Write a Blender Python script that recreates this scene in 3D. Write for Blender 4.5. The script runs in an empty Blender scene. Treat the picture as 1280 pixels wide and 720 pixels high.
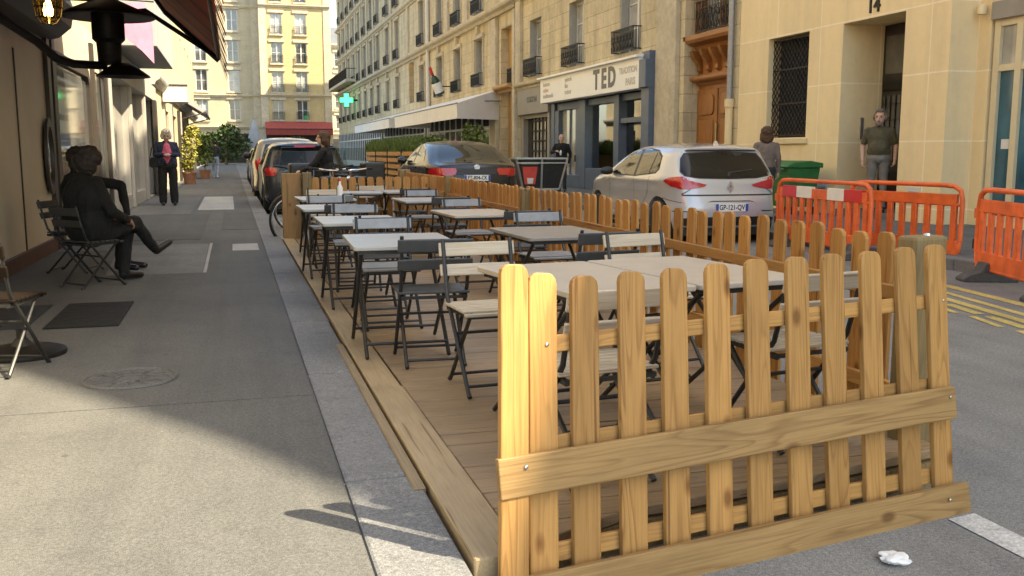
import bpy, bmesh, math, random
from mathutils import Vector, Matrix, Euler, noise, geometry
from mathutils.bvhtree import BVHTree
random.seed(7)
R = math.radians
PI = math.pi
scene = bpy.context.scene
COL = scene.collection

# ---------------------------------------------------------------- helpers
class MB:
    """collects simple shapes; build() links them as ONE mesh object"""
    def __init__(s): s.v = []; s.f = []; s.m = []; s.mi = 0
    def add(s, verts, faces, M=None):
        o = len(s.v)
        for p in verts:
            p = Vector(p)
            s.v.append(M @ p if M else p)
        for f in faces:
            s.f.append([i + o for i in f]); s.m.append(s.mi)
        return s
    def box(s, a, b, M=None):
        x0, y0, z0 = a; x1, y1, z1 = b
        v = [(x0,y0,z0),(x1,y0,z0),(x1,y1,z0),(x0,y1,z0),(x0,y0,z1),(x1,y0,z1),(x1,y1,z1),(x0,y1,z1)]
        return s.add(v, [(0,3,2,1),(4,5,6,7),(0,1,5,4),(1,2,6,5),(2,3,7,6),(3,0,4,7)], M)
    def cbox(s, c, size, M=None):
        c = Vector(c); h = Vector(size) * .5
        return s.box(c - h, c + h, M)
    def bar(s, p, q, w, t, up=(0,0,1), M=None):
        """rectangular bar from p to q, w across (perp to up), t along up"""
        p = Vector(p); q = Vector(q); d = (q - p).normalized(); up = Vector(up)
        x = d.cross(up)
        if x.length < 1e-5: x = d.cross(Vector((1,0,0)))
        x.normalize(); u = x.cross(d).normalized()
        x = x * w * .5; u = u * t * .5
        v = [p-x-u, p+x-u, p+x+u, p-x+u, q-x-u, q+x-u, q+x+u, q-x+u]
        return s.add(v, [(0,1,2,3),(7,6,5,4),(4,5,1,0),(5,6,2,1),(6,7,3,2),(7,4,0,3)], M)
    def tube(s, pts, r, n=8, M=None, closed=False, caps=True):
        pts = [Vector(p) for p in pts]; k = len(pts)
        rs = r if isinstance(r, (list, tuple)) else [r] * k
        rings = []; prev = None
        for i in range(k):
            a = pts[i-1] if (i > 0 or closed) else pts[i]
            b = pts[(i+1) % k] if (i < k-1 or closed) else pts[i]
            d = (b - a)
            if d.length < 1e-9: d = Vector((0,0,1))
            d.normalize()
            if prev is None:
                x = d.cross(Vector((0,0,1)))
                if x.length < 1e-3: x = d.cross(Vector((1,0,0)))
            else:
                x = prev - d * prev.dot(d)
                if x.length < 1e-4: x = d.cross(Vector((0,0,1)))
            x.normalize(); prev = x; y = d.cross(x)
            rings.append([pts[i] + (x * math.cos(2*PI*j/n) + y * math.sin(2*PI*j/n)) * rs[i] for j in range(n)])
        v = [p for rg in rings for p in rg]; f = []
        for i in range(k if closed else k - 1):
            i2 = (i + 1) % k
            for j in range(n):
                f.append((i*n+j, i*n+(j+1)%n, i2*n+(j+1)%n, i2*n+j))
        if caps and not closed:
            f.append(tuple(range(n))[::-1]); f.append(tuple((k-1)*n + j for j in range(n)))
        return s.add(v, f, M)
    def lathe(s, prof, n=16, M=None):
        """profile [(r,z)...] turned round local z"""
        v = []; f = []
        for r, z in prof:
            for j in range(n):
                a = 2*PI*j/n; v.append((r*math.cos(a), r*math.sin(a), z))
        for i in range(len(prof)-1):
            for j in range(n):
                f.append((i*n+j, i*n+(j+1)%n, (i+1)*n+(j+1)%n, (i+1)*n+j))
        if prof[0][0] > 1e-6: f.append(tuple(range(n))[::-1])
        if prof[-1][0] > 1e-6: f.append(tuple((len(prof)-1)*n + j for j in range(n)))
        return s.add(v, f, M)
    def prism(s, poly, a, b, axis='y', M=None):
        """poly of 2-d points extruded from a to b along axis (y: poly is x,z; x: poly is y,z; z: poly is x,y)"""
        n = len(poly)
        if axis == 'y': P = lambda p, t: (p[0], t, p[1])
        elif axis == 'x': P = lambda p, t: (t, p[0], p[1])
        else: P = lambda p, t: (p[0], p[1], t)
        v = [P(p, a) for p in poly] + [P(p, b) for p in poly]
        f = [tuple(range(n)), tuple(range(n, 2*n))[::-1]]
        for i in range(n):
            j = (i+1) % n; f.append((i, i+n, j+n, j))
        return s.add(v, f, M)
    def quad(s, a, b, c, d, M=None): return s.add([a,b,c,d], [(0,1,2,3)], M)
    def pieces(s, name, mats, parent=None, **kw):
        """one object per connected piece"""
        par = list(range(len(s.v)))
        def find(i):
            while par[i] != i: par[i] = par[par[i]]; i = par[i]
            return i
        for f in s.f:
            for i in f[1:]: par[find(i)] = find(f[0])
        grp = {}
        for f in s.f: grp.setdefault(find(f[0]), []).append(f)
        out = []
        for fs in grp.values():
            m = MB(); ids = sorted({i for f in fs for i in f}); k = {i: j for j, i in enumerate(ids)}
            m.add([s.v[i] for i in ids], [[k[i] for i in f] for f in fs]); out.append(m.build(name, mats, parent, **kw))
        return out
    def build(s, name, mats, parent=None, smooth=False, bevel=0, seg=1, loc=None, recalc=True):
        me = bpy.data.meshes.new(name)
        me.from_pydata([tuple(p) for p in s.v], [], s.f)
        if not isinstance(mats, (list, tuple)): mats = [mats]
        for m in mats: me.materials.append(m)
        if len(mats) > 1:
            for p, i in zip(me.polygons, s.m): p.material_index = i
        if recalc:
            bm = bmesh.new(); bm.from_mesh(me); bmesh.ops.recalc_face_normals(bm, faces=bm.faces); bm.to_mesh(me); bm.free()
        if smooth:
            me.polygons.foreach_set('use_smooth', [True]*len(me.polygons))
            if smooth != 2:
                try: me.set_sharp_from_angle(angle=R(40))
                except Exception: pass
        me.update()
        o = bpy.data.objects.new(name, me); COL.objects.link(o)
        if parent: o.parent = parent
        if loc: o.location = loc
        if bevel:
            b = o.modifiers.new('bevel', 'BEVEL'); b.width = bevel; b.segments = seg; b.limit_method = 'ANGLE'; b.angle_limit = R(40)
        return o

def T(x, y, z): return Matrix.Translation((x, y, z))
def RZ(a): return Matrix.Rotation(a, 4, 'Z')
def RX(a): return Matrix.Rotation(a, 4, 'X')
def RY(a): return Matrix.Rotation(a, 4, 'Y')

def tag(o, label=None, cat=None, group=None, kind=None):
    if label: o['label'] = label
    if cat: o['category'] = cat
    if group: o['group'] = group
    if kind: o['kind'] = kind
    return o
def thing(name, label, cat, loc=(0,0,0), rz=0, group=None):
    o = bpy.data.objects.new(name, None); COL.objects.link(o)
    o.location = loc; o.rotation_euler = (0, 0, rz); o.empty_display_size = .2
    return tag(o, label, cat, group)
def copy_tree(o, parent=None):
    c = o.copy(); COL.objects.link(c); c.parent = parent
    for ch in KIDS(o): copy_tree(ch, c)
    return c
def KIDS(o): return list(o.children)
def dup(o, loc, rz, label=None, group=None):
    c = copy_tree(o); c.location = loc; c.rotation_euler = (0, 0, rz)
    if label: c['label'] = label
    if group: c['group'] = group
    return c
def arc(cx, cy, r, a0, a1, n):
    return [(cx + r*math.cos(R(a0 + (a1-a0)*i/n)), cy + r*math.sin(R(a0 + (a1-a0)*i/n))) for i in range(n+1)]
def rrect(x0, y0, x1, y1, r, n=4):
    return arc(x1-r,y0+r,r,-90,0,n) + arc(x1-r,y1-r,r,0,90,n) + arc(x0+r,y1-r,r,90,180,n) + arc(x0+r,y0+r,r,180,270,n)

def text(name, body, size, mat, parent, M, extrude=.004, bold=0.0, align='CENTER', shear=0):
    cu = bpy.data.curves.new(name, 'FONT'); cu.body = body; cu.size = size; cu.extrude = extrude; cu.offset = bold
    cu.align_x = align; cu.align_y = 'CENTER'; cu.shear = shear; cu.resolution_u = 3
    t = bpy.data.objects.new(name + '_tmp', cu); COL.objects.link(t)
    bpy.context.view_layer.update()
    me = bpy.data.meshes.new_from_object(t.evaluated_get(bpy.context.evaluated_depsgraph_get()))
    bpy.data.objects.remove(t); bpy.data.curves.remove(cu)
    me.transform(M); me.materials.clear(); me.materials.append(mat)
    o = bpy.data.objects.new(name, me); COL.objects.link(o)
    if parent: o.parent = parent
    return o
# ---------------------------------------------------------------- materials
class NT:
    def __init__(s, name):
        s.mat = bpy.data.materials.new(name); s.mat.use_nodes = True
        s.t = s.mat.node_tree; s.b = s.t.nodes['Principled BSDF']
    def n(s, typ, **kw):
        nd = s.t.nodes.new(typ)
        for k, v in kw.items():
            if k in nd.inputs: nd.inputs[k].default_value = v
            else: setattr(nd, k, v)
        return nd
    def l(s, a, b): s.t.links.new(a, b)
def rgb(c): return (c[0], c[1], c[2], 1)
def mul(c, k): return tuple(min(1, x*k) for x in c)
def ramp(nt, fac, stops):
    r = nt.n('ShaderNodeValToRGB'); e = r.color_ramp.elements
    while len(e) < len(stops): e.new(.5)
    for el, (p, c) in zip(e, stops): el.position = p; el.color = rgb(c)
    nt.l(fac, r.inputs['Fac']); return r.outputs['Color']
def coords(nt, scale=(1,1,1), rnd=True, kind='Object'):
    tc = nt.n('ShaderNodeTexCoord'); v = tc.outputs[kind]
    if rnd:
        oi = nt.n('ShaderNodeObjectInfo'); m = nt.n('ShaderNodeVectorMath', operation='MULTIPLY_ADD')
        m.inputs[1].default_value = (1,1,1)
        sc = nt.n('ShaderNodeVectorMath', operation='SCALE'); sc.inputs[0].default_value = (37.3, 51.7, 23.1)
        nt.l(oi.outputs['Random'], sc.inputs['Scale'])
        nt.l(v, m.inputs[0]); nt.l(sc.outputs[0], m.inputs[2]); v = m.outputs[0]
    mp = nt.n('ShaderNodeMapping'); mp.inputs['Scale'].default_value = scale
    nt.l(v, mp.inputs['Vector']); return mp.outputs['Vector']
def M_(name, c, rough=.6, metal=0, var=.18, scale=6, bump=0, bscale=60, spec=.5, stretch=(1,1,1), dirt=0, coat=0):
    """base colour with two sizes of mottling, optional bump"""
    nt = NT(name); v = coords(nt, stretch)
    n1 = nt.n('ShaderNodeTexNoise', Scale=scale, Detail=6, Roughness=.6); nt.l(v, n1.inputs['Vector'])
    colr = ramp(nt, n1.outputs['Fac'], [(.25, mul(c, 1-var)), (.5, c), (.78, mul(c, 1+var))])
    if dirt:
        n2 = nt.n('ShaderNodeTexNoise', Scale=scale*.22, Detail=8, Roughness=.7); nt.l(v, n2.inputs['Vector'])
        k = ramp(nt, n2.outputs['Fac'], [(.42, (1,1,1)), (.7, (1-dirt,1-dirt*1.02,1-dirt*1.05))])
        mx = nt.n('ShaderNodeMix', data_type='RGBA', blend_type='MULTIPLY'); mx.inputs['Factor'].default_value = 1
        nt.l(colr, mx.inputs[6]); nt.l(k, mx.inputs[7]); colr = mx.outputs[2]
    nt.l(colr, nt.b.inputs['Base Color'])
    nt.b.inputs['Roughness'].default_value = rough; nt.b.inputs['Metallic'].default_value = metal
    nt.b.inputs['Specular IOR Level'].default_value = spec
    if coat: nt.b.inputs['Coat Weight'].default_value = coat; nt.b.inputs['Coat Roughness'].default_value = .04
    if bump:
        n3 = nt.n('ShaderNodeTexNoise', Scale=bscale, Detail=5, Roughness=.65); nt.l(v, n3.inputs['Vector'])
        bp = nt.n('ShaderNodeBump', Strength=bump, Distance=.02); nt.l(n3.outputs['Fac'], bp.inputs['Height'])
        nt.l(bp.outputs['Normal'], nt.b.inputs['Normal'])
    return nt.mat
def WOOD(name, c, dark, axis='z', fine=1.0, rough=.55, knots=True, grey=0, contrast=1.0):
    """pine: growth rings cut lengthwise, fine fibres, odd knots; grain runs along axis"""
    nt = NT(name)
    k = {'z': (1,1,.07), 'x': (.07,1,1), 'y': (1,.07,1)}[axis]
    v = coords(nt, k)
    w = nt.n('ShaderNodeTexNoise', Scale=9*fine, Detail=2, Roughness=.5, Distortion=.35); nt.l(v, w.inputs['Vector'])
    # contour lines of a stretched noise give cathedral grain
    mm = nt.n('ShaderNodeMath', operation='MULTIPLY'); mm.inputs[1].default_value = 13; nt.l(w.outputs['Fac'], mm.inputs[0])
    fr = nt.n('ShaderNodeMath', operation='FRACT'); nt.l(mm.outputs[0], fr.inputs[0])
    g = ramp(nt, fr.outputs[0], [(0, mul(c,1.05)), (.55, c), (.88, tuple(a*(1-.75*contrast)+b*.75*contrast for a,b in zip(c,dark))), (1, mul(c,1.02))])
    gm = nt.n('ShaderNodeTexNoise', Scale=3.5, Detail=3); nt.l(v, gm.inputs['Vector'])
    gk = nt.n('ShaderNodeMapRange'); gk.inputs['From Min'].default_value = .35; gk.inputs['From Max'].default_value = .65; gk.inputs['To Min'].default_value = .15; gk.inputs['To Max'].default_value = .85; nt.l(gm.outputs['Fac'], gk.inputs['Value'])
    gx = nt.n('ShaderNodeMix', data_type='RGBA'); gx.inputs[6].default_value = rgb(c); nt.l(gk.outputs[0], gx.inputs['Factor']); nt.l(g, gx.inputs[7]); g = gx.outputs[2]
    kf = {'z': (1,1,.03), 'x': (.03,1,1), 'y': (1,.03,1)}[axis]
    v2 = coords(nt, kf)
    f = nt.n('ShaderNodeTexNoise', Scale=120*fine, Detail=3, Roughness=.6); nt.l(v2, f.inputs['Vector'])
    fc = ramp(nt, f.outputs['Fac'], [(.3, (.80,.78,.74)), (.6, (1.05,1.05,1.05))])
    mx = nt.n('ShaderNodeMix', data_type='RGBA', blend_type='MULTIPLY'); mx.inputs['Factor'].default_value = .8
    nt.l(g, mx.inputs[6]); nt.l(fc, mx.inputs[7]); out = mx.outputs[2]
    # weather blotches
    v3 = coords(nt, {'z': (1,1,.35), 'x': (.35,1,1), 'y': (1,.35,1)}[axis])
    b = nt.n('ShaderNodeTexNoise', Scale=4, Detail=6, Roughness=.65); nt.l(v3, b.inputs['Vector'])
    bc = ramp(nt, b.outputs['Fac'], [(.3, (1.08,1.08,1.06)), (.52, (.95,.95,.95)), (.75, (.70,.70,.72) if grey else (.80,.77,.72))])
    m2 = nt.n('ShaderNodeMix', data_type='RGBA', blend_type='MULTIPLY'); m2.inputs['Factor'].default_value = 1
    nt.l(out, m2.inputs[6]); nt.l(bc, m2.inputs[7]); out = m2.outputs[2]
    # drying splits along the grain
    v4 = coords(nt, {'z': (1,1,.022), 'x': (.022,1,1), 'y': (1,.022,1)}[axis])
    sn = nt.n('ShaderNodeTexNoise', Scale=46*fine, Detail=2, Roughness=.5); nt.l(v4, sn.inputs['Vector'])
    ms = nt.n('ShaderNodeMix', data_type='RGBA', blend_type='MULTIPLY'); ms.inputs['Factor'].default_value = .85
    nt.l(out, ms.inputs[6]); nt.l(ramp(nt, sn.outputs['Fac'], [(.66, (1,1,1)), (.70, (.50,.42,.34))]), ms.inputs[7]); out = ms.outputs[2]
    # per piece tone
    oi = nt.n('ShaderNodeObjectInfo')
    hs = nt.n('ShaderNodeHueSaturation'); mr = nt.n('ShaderNodeMapRange'); mr.inputs['To Min'].default_value = .78; mr.inputs['To Max'].default_value = 1.14
    nt.l(oi.outputs['Random'], mr.inputs['Value']); nt.l(mr.outputs[0], hs.inputs['Value']); nt.l(out, hs.inputs['Color']); out = hs.outputs['Color']
    if knots:
        kv = coords(nt, {'z': (1,1,.55), 'x': (.55,1,1), 'y': (1,.55,1)}[axis])
        vo = nt.n('ShaderNodeTexVoronoi', Scale=6.5); nt.l(kv, vo.inputs['Vector'])
        kc = ramp(nt, vo.outputs['Distance'], [(.07, (.32,.24,.18)), (.10, (.62,.5,.4)), (.16, (1,1,1))])
        m3 = nt.n('ShaderNodeMix', data_type='RGBA', blend_type='MULTIPLY'); m3.inputs['Factor'].default_value = .8
        nt.l(out, m3.inputs[6]); nt.l(kc, m3.inputs[7]); out = m3.outputs[2]
    nt.l(out, nt.b.inputs['Base Color']); nt.b.inputs['Roughness'].default_value = rough
    nt.b.inputs['Specular IOR Level'].default_value = .3
    bp = nt.n('ShaderNodeBump', Strength=.25, Distance=.004); nt.l(f.outputs['Fac'], bp.inputs['Height']); nt.l(bp.outputs['Normal'], nt.b.inputs['Normal'])
    return nt.mat
def GLASSY(name, c, rough=.05, spec=.8, var=.3, scale=1.5, alpha=None):
    nt = NT(name); v = coords(nt)
    n1 = nt.n('ShaderNodeTexNoise', Scale=scale, Detail=3); nt.l(v, n1.inputs['Vector'])
    nt.l(ramp(nt, n1.outputs['Fac'], [(.35, mul(c,1-var)), (.65, mul(c,1+var))]), nt.b.inputs['Base Color'])
    nt.b.inputs['Roughness'].default_value = rough; nt.b.inputs['Specular IOR Level'].default_value = spec
    nt.b.inputs['IOR'].default_value = 1.6
    return nt.mat
def PANE(name, tint=(.9,.93,.92), refl=1.0, ior=1.5):
    """thin window glass: see-through with a fresnel mirror on top"""
    nt = NT(name); nt.t.nodes.remove(nt.b)
    tr = nt.n('ShaderNodeBsdfTransparent', Color=rgb(tint)); gl = nt.n('ShaderNodeBsdfGlossy', Roughness=.01)
    fr = nt.n('ShaderNodeFresnel', IOR=ior); mx = nt.n('ShaderNodeMixShader'); mu = nt.n('ShaderNodeMath', operation='MULTIPLY'); mu.inputs[1].default_value = refl; mu.use_clamp = True
    nt.l(fr.outputs[0], mu.inputs[0]); nt.l(mu.outputs[0], mx.inputs[0]); nt.l(tr.outputs[0], mx.inputs[1]); nt.l(gl.outputs[0], mx.inputs[2])
    nt.l(mx.outputs[0], nt.t.nodes['Material Output'].inputs['Surface']); return nt.mat
def EMIT(name, c, s):
    nt = NT(name); nt.b.inputs['Base Color'].default_value = rgb(c)
    nt.b.inputs['Emission Color'].default_value = rgb(c); nt.b.inputs['Emission Strength'].default_value = s; return nt.mat
def STONE(name, c, mortar, bw, bh, rough=.85, off=.5, zoff=0, var=.16, bump=.25, dirt=.25, msize=.012, streak=True):
    """coursed ashlar in the local x-z plane, with dirt and streaks"""
    nt = NT(name); tc = nt.n('ShaderNodeTexCoord'); sp = nt.n('ShaderNodeSeparateXYZ'); cb = nt.n('ShaderNodeCombineXYZ')
    nt.l(tc.outputs['Object'], sp.inputs[0]); ad = nt.n('ShaderNodeMath', operation='ADD'); nt.l(sp.outputs['X'], ad.inputs[0]); nt.l(sp.outputs['Y'], ad.inputs[1])
    nt.l(ad.outputs[0], cb.inputs[0]); az = nt.n('ShaderNodeMath', operation='ADD'); az.inputs[1].default_value = zoff; nt.l(sp.outputs['Z'], az.inputs[0]); nt.l(az.outputs[0], cb.inputs[1])
    br = nt.n('ShaderNodeTexBrick', Scale=1); br.offset = off; br.inputs['Color1'].default_value = rgb(mul(c,1-var*.5)); br.inputs['Color2'].default_value = rgb(mul(c,1+var*.5)); br.inputs['Mortar'].default_value = rgb(mortar)
    br.inputs['Mortar Size'].default_value = msize; br.inputs['Brick Width'].default_value = bw; br.inputs['Row Height'].default_value = bh; br.inputs['Mortar Smooth'].default_value = .3
    nt.l(cb.outputs[0], br.inputs['Vector'])
    n1 = nt.n('ShaderNodeTexNoise', Scale=5, Detail=8, Roughness=.7); nt.l(tc.outputs['Object'], n1.inputs['Vector'])
    k = ramp(nt, n1.outputs['Fac'], [(.3, (1-var,)*3), (.5, (1,1,1)), (.75, (1+var*.6,)*3)])
    mx = nt.n('ShaderNodeMix', data_type='RGBA', blend_type='MULTIPLY'); mx.inputs['Factor'].default_value = 1
    nt.l(br.outputs['Color'], mx.inputs[6]); nt.l(k, mx.inputs[7]); out = mx.outputs[2]
    if dirt:
        mp = nt.n('ShaderNodeMapping'); mp.inputs['Scale'].default_value = (1,1,.15) if streak else (1,1,1); nt.l(tc.outputs['Object'], mp.inputs['Vector'])
        n2 = nt.n('ShaderNodeTexNoise', Scale=1.6, Detail=9, Roughness=.7); nt.l(mp.outputs[0], n2.inputs['Vector'])
        k2 = ramp(nt, n2.outputs['Fac'], [(.45, (1,1,1)), (.72, (1-dirt,1-dirt,1-dirt*.9))])
        m2 = nt.n('ShaderNodeMix', data_type='RGBA', blend_type='MULTIPLY'); m2.inputs['Factor'].default_value = 1
        nt.l(out, m2.inputs[6]); nt.l(k2, m2.inputs[7]); out = m2.outputs[2]
    nt.l(out, nt.b.inputs['Base Color']); nt.b.inputs['Roughness'].default_value = rough; nt.b.inputs['Specular IOR Level'].default_value = .25
    bp = nt.n('ShaderNodeBump', Strength=bump, Distance=.02)
    iv = nt.n('ShaderNodeMath', operation='SUBTRACT'); iv.inputs[0].default_value = 1; nt.l(br.outputs['Fac'], iv.inputs[1])
    a2 = nt.n('ShaderNodeMath', operation='MULTIPLY_ADD'); a2.inputs[1].default_value = .3; nt.l(n1.outputs['Fac'], a2.inputs[0]); nt.l(iv.outputs[0], a2.inputs[2])
    nt.l(a2.outputs[0], bp.inputs['Height']); nt.l(bp.outputs['Normal'], nt.b.inputs['Normal'])
    return nt.mat
def GROUND(name, c, grit=.35, patch=.22, rough=.9, stain=.3, gscale=260, crack=False):
    nt = NT(name); tc = nt.n('ShaderNodeTexCoord'); v = tc.outputs['Object']
    g = nt.n('ShaderNodeTexNoise', Scale=gscale, Detail=2, Roughness=.6); nt.l(v, g.inputs['Vector'])
    gb = nt.n('ShaderNodeTexNoise', Scale=gscale*.28, Detail=4, Roughness=.75); nt.l(v, gb.inputs['Vector'])
    gc = ramp(nt, gb.outputs['Fac'], [(.32, (1-grit*.55,)*3), (.5, (1,1,1)), (.68, (1+grit*.6,)*3)])
    g2 = nt.n('ShaderNodeTexVoronoi', Scale=gscale*.45); nt.l(v, g2.inputs['Vector'])
    p = nt.n('ShaderNodeTexNoise', Scale=1.1, Detail=9, Roughness=.65, Distortion=.4); nt.l(v, p.inputs['Vector'])
    st = nt.n('ShaderNodeTexNoise', Scale=6, Detail=7, Roughness=.7); nt.l(v, st.inputs['Vector'])
    a = ramp(nt, g.outputs['Fac'], [(.25, mul(c,1-grit)), (.5, c), (.8, mul(c,1+grit*1.3))])
    b = ramp(nt, p.outputs['Fac'], [(.3, (1-patch,1-patch,1-patch*.9)), (.5, (1,1,1)), (.72, (1+patch*.7,)*3)])
    d = ramp(nt, st.outputs['Fac'], [(.55, (1,1,1)), (.78, (1-stain,)*3)])
    e = ramp(nt, g2.outputs['Distance'], [(.08, (1.35,1.33,1.28)), (.22, (1,1,1))])
    out = a
    for x in (b, d, e, gc):
        m = nt.n('ShaderNodeMix', data_type='RGBA', blend_type='MULTIPLY'); m.inputs['Factor'].default_value = 1
        nt.l(out, m.inputs[6]); nt.l(x, m.inputs[7]); out = m.outputs[2]
    gv = nt.n('ShaderNodeTexVoronoi', Scale=2.6); nt.l(v, gv.inputs['Vector'])
    m = nt.n('ShaderNodeMix', data_type='RGBA', blend_type='MULTIPLY'); m.inputs['Factor'].default_value = .8
    nt.l(out, m.inputs[6]); nt.l(ramp(nt, gv.outputs['Distance'], [(.028, (.55,.54,.52)), (.045, (1,1,1))]), m.inputs[7]); out = m.outputs[2]
    gv = nt.n('ShaderNodeTexVoronoi', Scale=4.3); nt.l(v, gv.inputs['Vector'])
    m = nt.n('ShaderNodeMix', data_type='RGBA', blend_type='MULTIPLY'); m.inputs['Factor'].default_value = .7
    nt.l(out, m.inputs[6]); nt.l(ramp(nt, gv.outputs['Distance'], [(.02, (1.5,1.5,1.45)), (.03, (1,1,1))]), m.inputs[7]); out = m.outputs[2]
    lg = nt.n('ShaderNodeMapping'); lg.inputs['Scale'].default_value = (2.2,.12,1); nt.l(v, lg.inputs['Vector'])
    ln = nt.n('ShaderNodeTexNoise', Scale=1.6, Detail=7, Roughness=.65); nt.l(lg.outputs[0], ln.inputs['Vector'])
    m = nt.n('ShaderNodeMix', data_type='RGBA', blend_type='MULTIPLY'); m.inputs['Factor'].default_value = .7
    nt.l(out, m.inputs[6]); nt.l(ramp(nt, ln.outputs['Fac'], [(.35, (1.1,1.1,1.08)), (.5, (1,1,1)), (.7, (.78,.78,.79))]), m.inputs[7]); out = m.outputs[2]
    if crack:
        cv = nt.n('ShaderNodeTexVoronoi', Scale=.45, feature='DISTANCE_TO_EDGE'); dv = nt.n('ShaderNodeTexNoise', Scale=3, Detail=5)
        nt.l(v, dv.inputs['Vector']); ma = nt.n('ShaderNodeVectorMath', operation='MULTIPLY_ADD'); ma.inputs[1].default_value = (.35,.35,0)
        nt.l(dv.outputs['Color'], ma.inputs[0]); nt.l(v, ma.inputs[2]); nt.l(ma.outputs[0], cv.inputs['Vector'])
        kk = ramp(nt, cv.outputs['Distance'], [(.001, (.55,.55,.55)), (.004, (1,1,1))])
        m = nt.n('ShaderNodeMix', data_type='RGBA', blend_type='MULTIPLY'); m.inputs['Factor'].default_value = .8
        nt.l(out, m.inputs[6]); nt.l(kk, m.inputs[7]); out = m.outputs[2]
    nt.l(out, nt.b.inputs['Base Color']); nt.b.inputs['Roughness'].default_value = rough; nt.b.inputs['Specular IOR Level'].default_value = .3
    bp = nt.n('ShaderNodeBump', Strength=.5, Distance=.004); nt.l(g.outputs['Fac'], bp.inputs['Height']); nt.l(bp.outputs['Normal'], nt.b.inputs['Normal'])
    return nt.mat
def LEAF(name, c, var=.45):
    nt = NT(name); tc = nt.n('ShaderNodeTexCoord')
    n1 = nt.n('ShaderNodeTexNoise', Scale=9, Detail=4); nt.l(tc.outputs['Object'], n1.inputs['Vector'])
    nt.l(ramp(nt, n1.outputs['Fac'], [(.3, mul(c,1-var)), (.5, c), (.7, mul((c[0]*1.3,c[1]*1.15,c[2]),1+var))]), nt.b.inputs['Base Color'])
    nt.b.inputs['Roughness'].default_value = .55; nt.b.inputs['Specular IOR Level'].default_value = .3
    nt.b.inputs['Subsurface Weight'].default_value = 0
    return nt.mat

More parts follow.
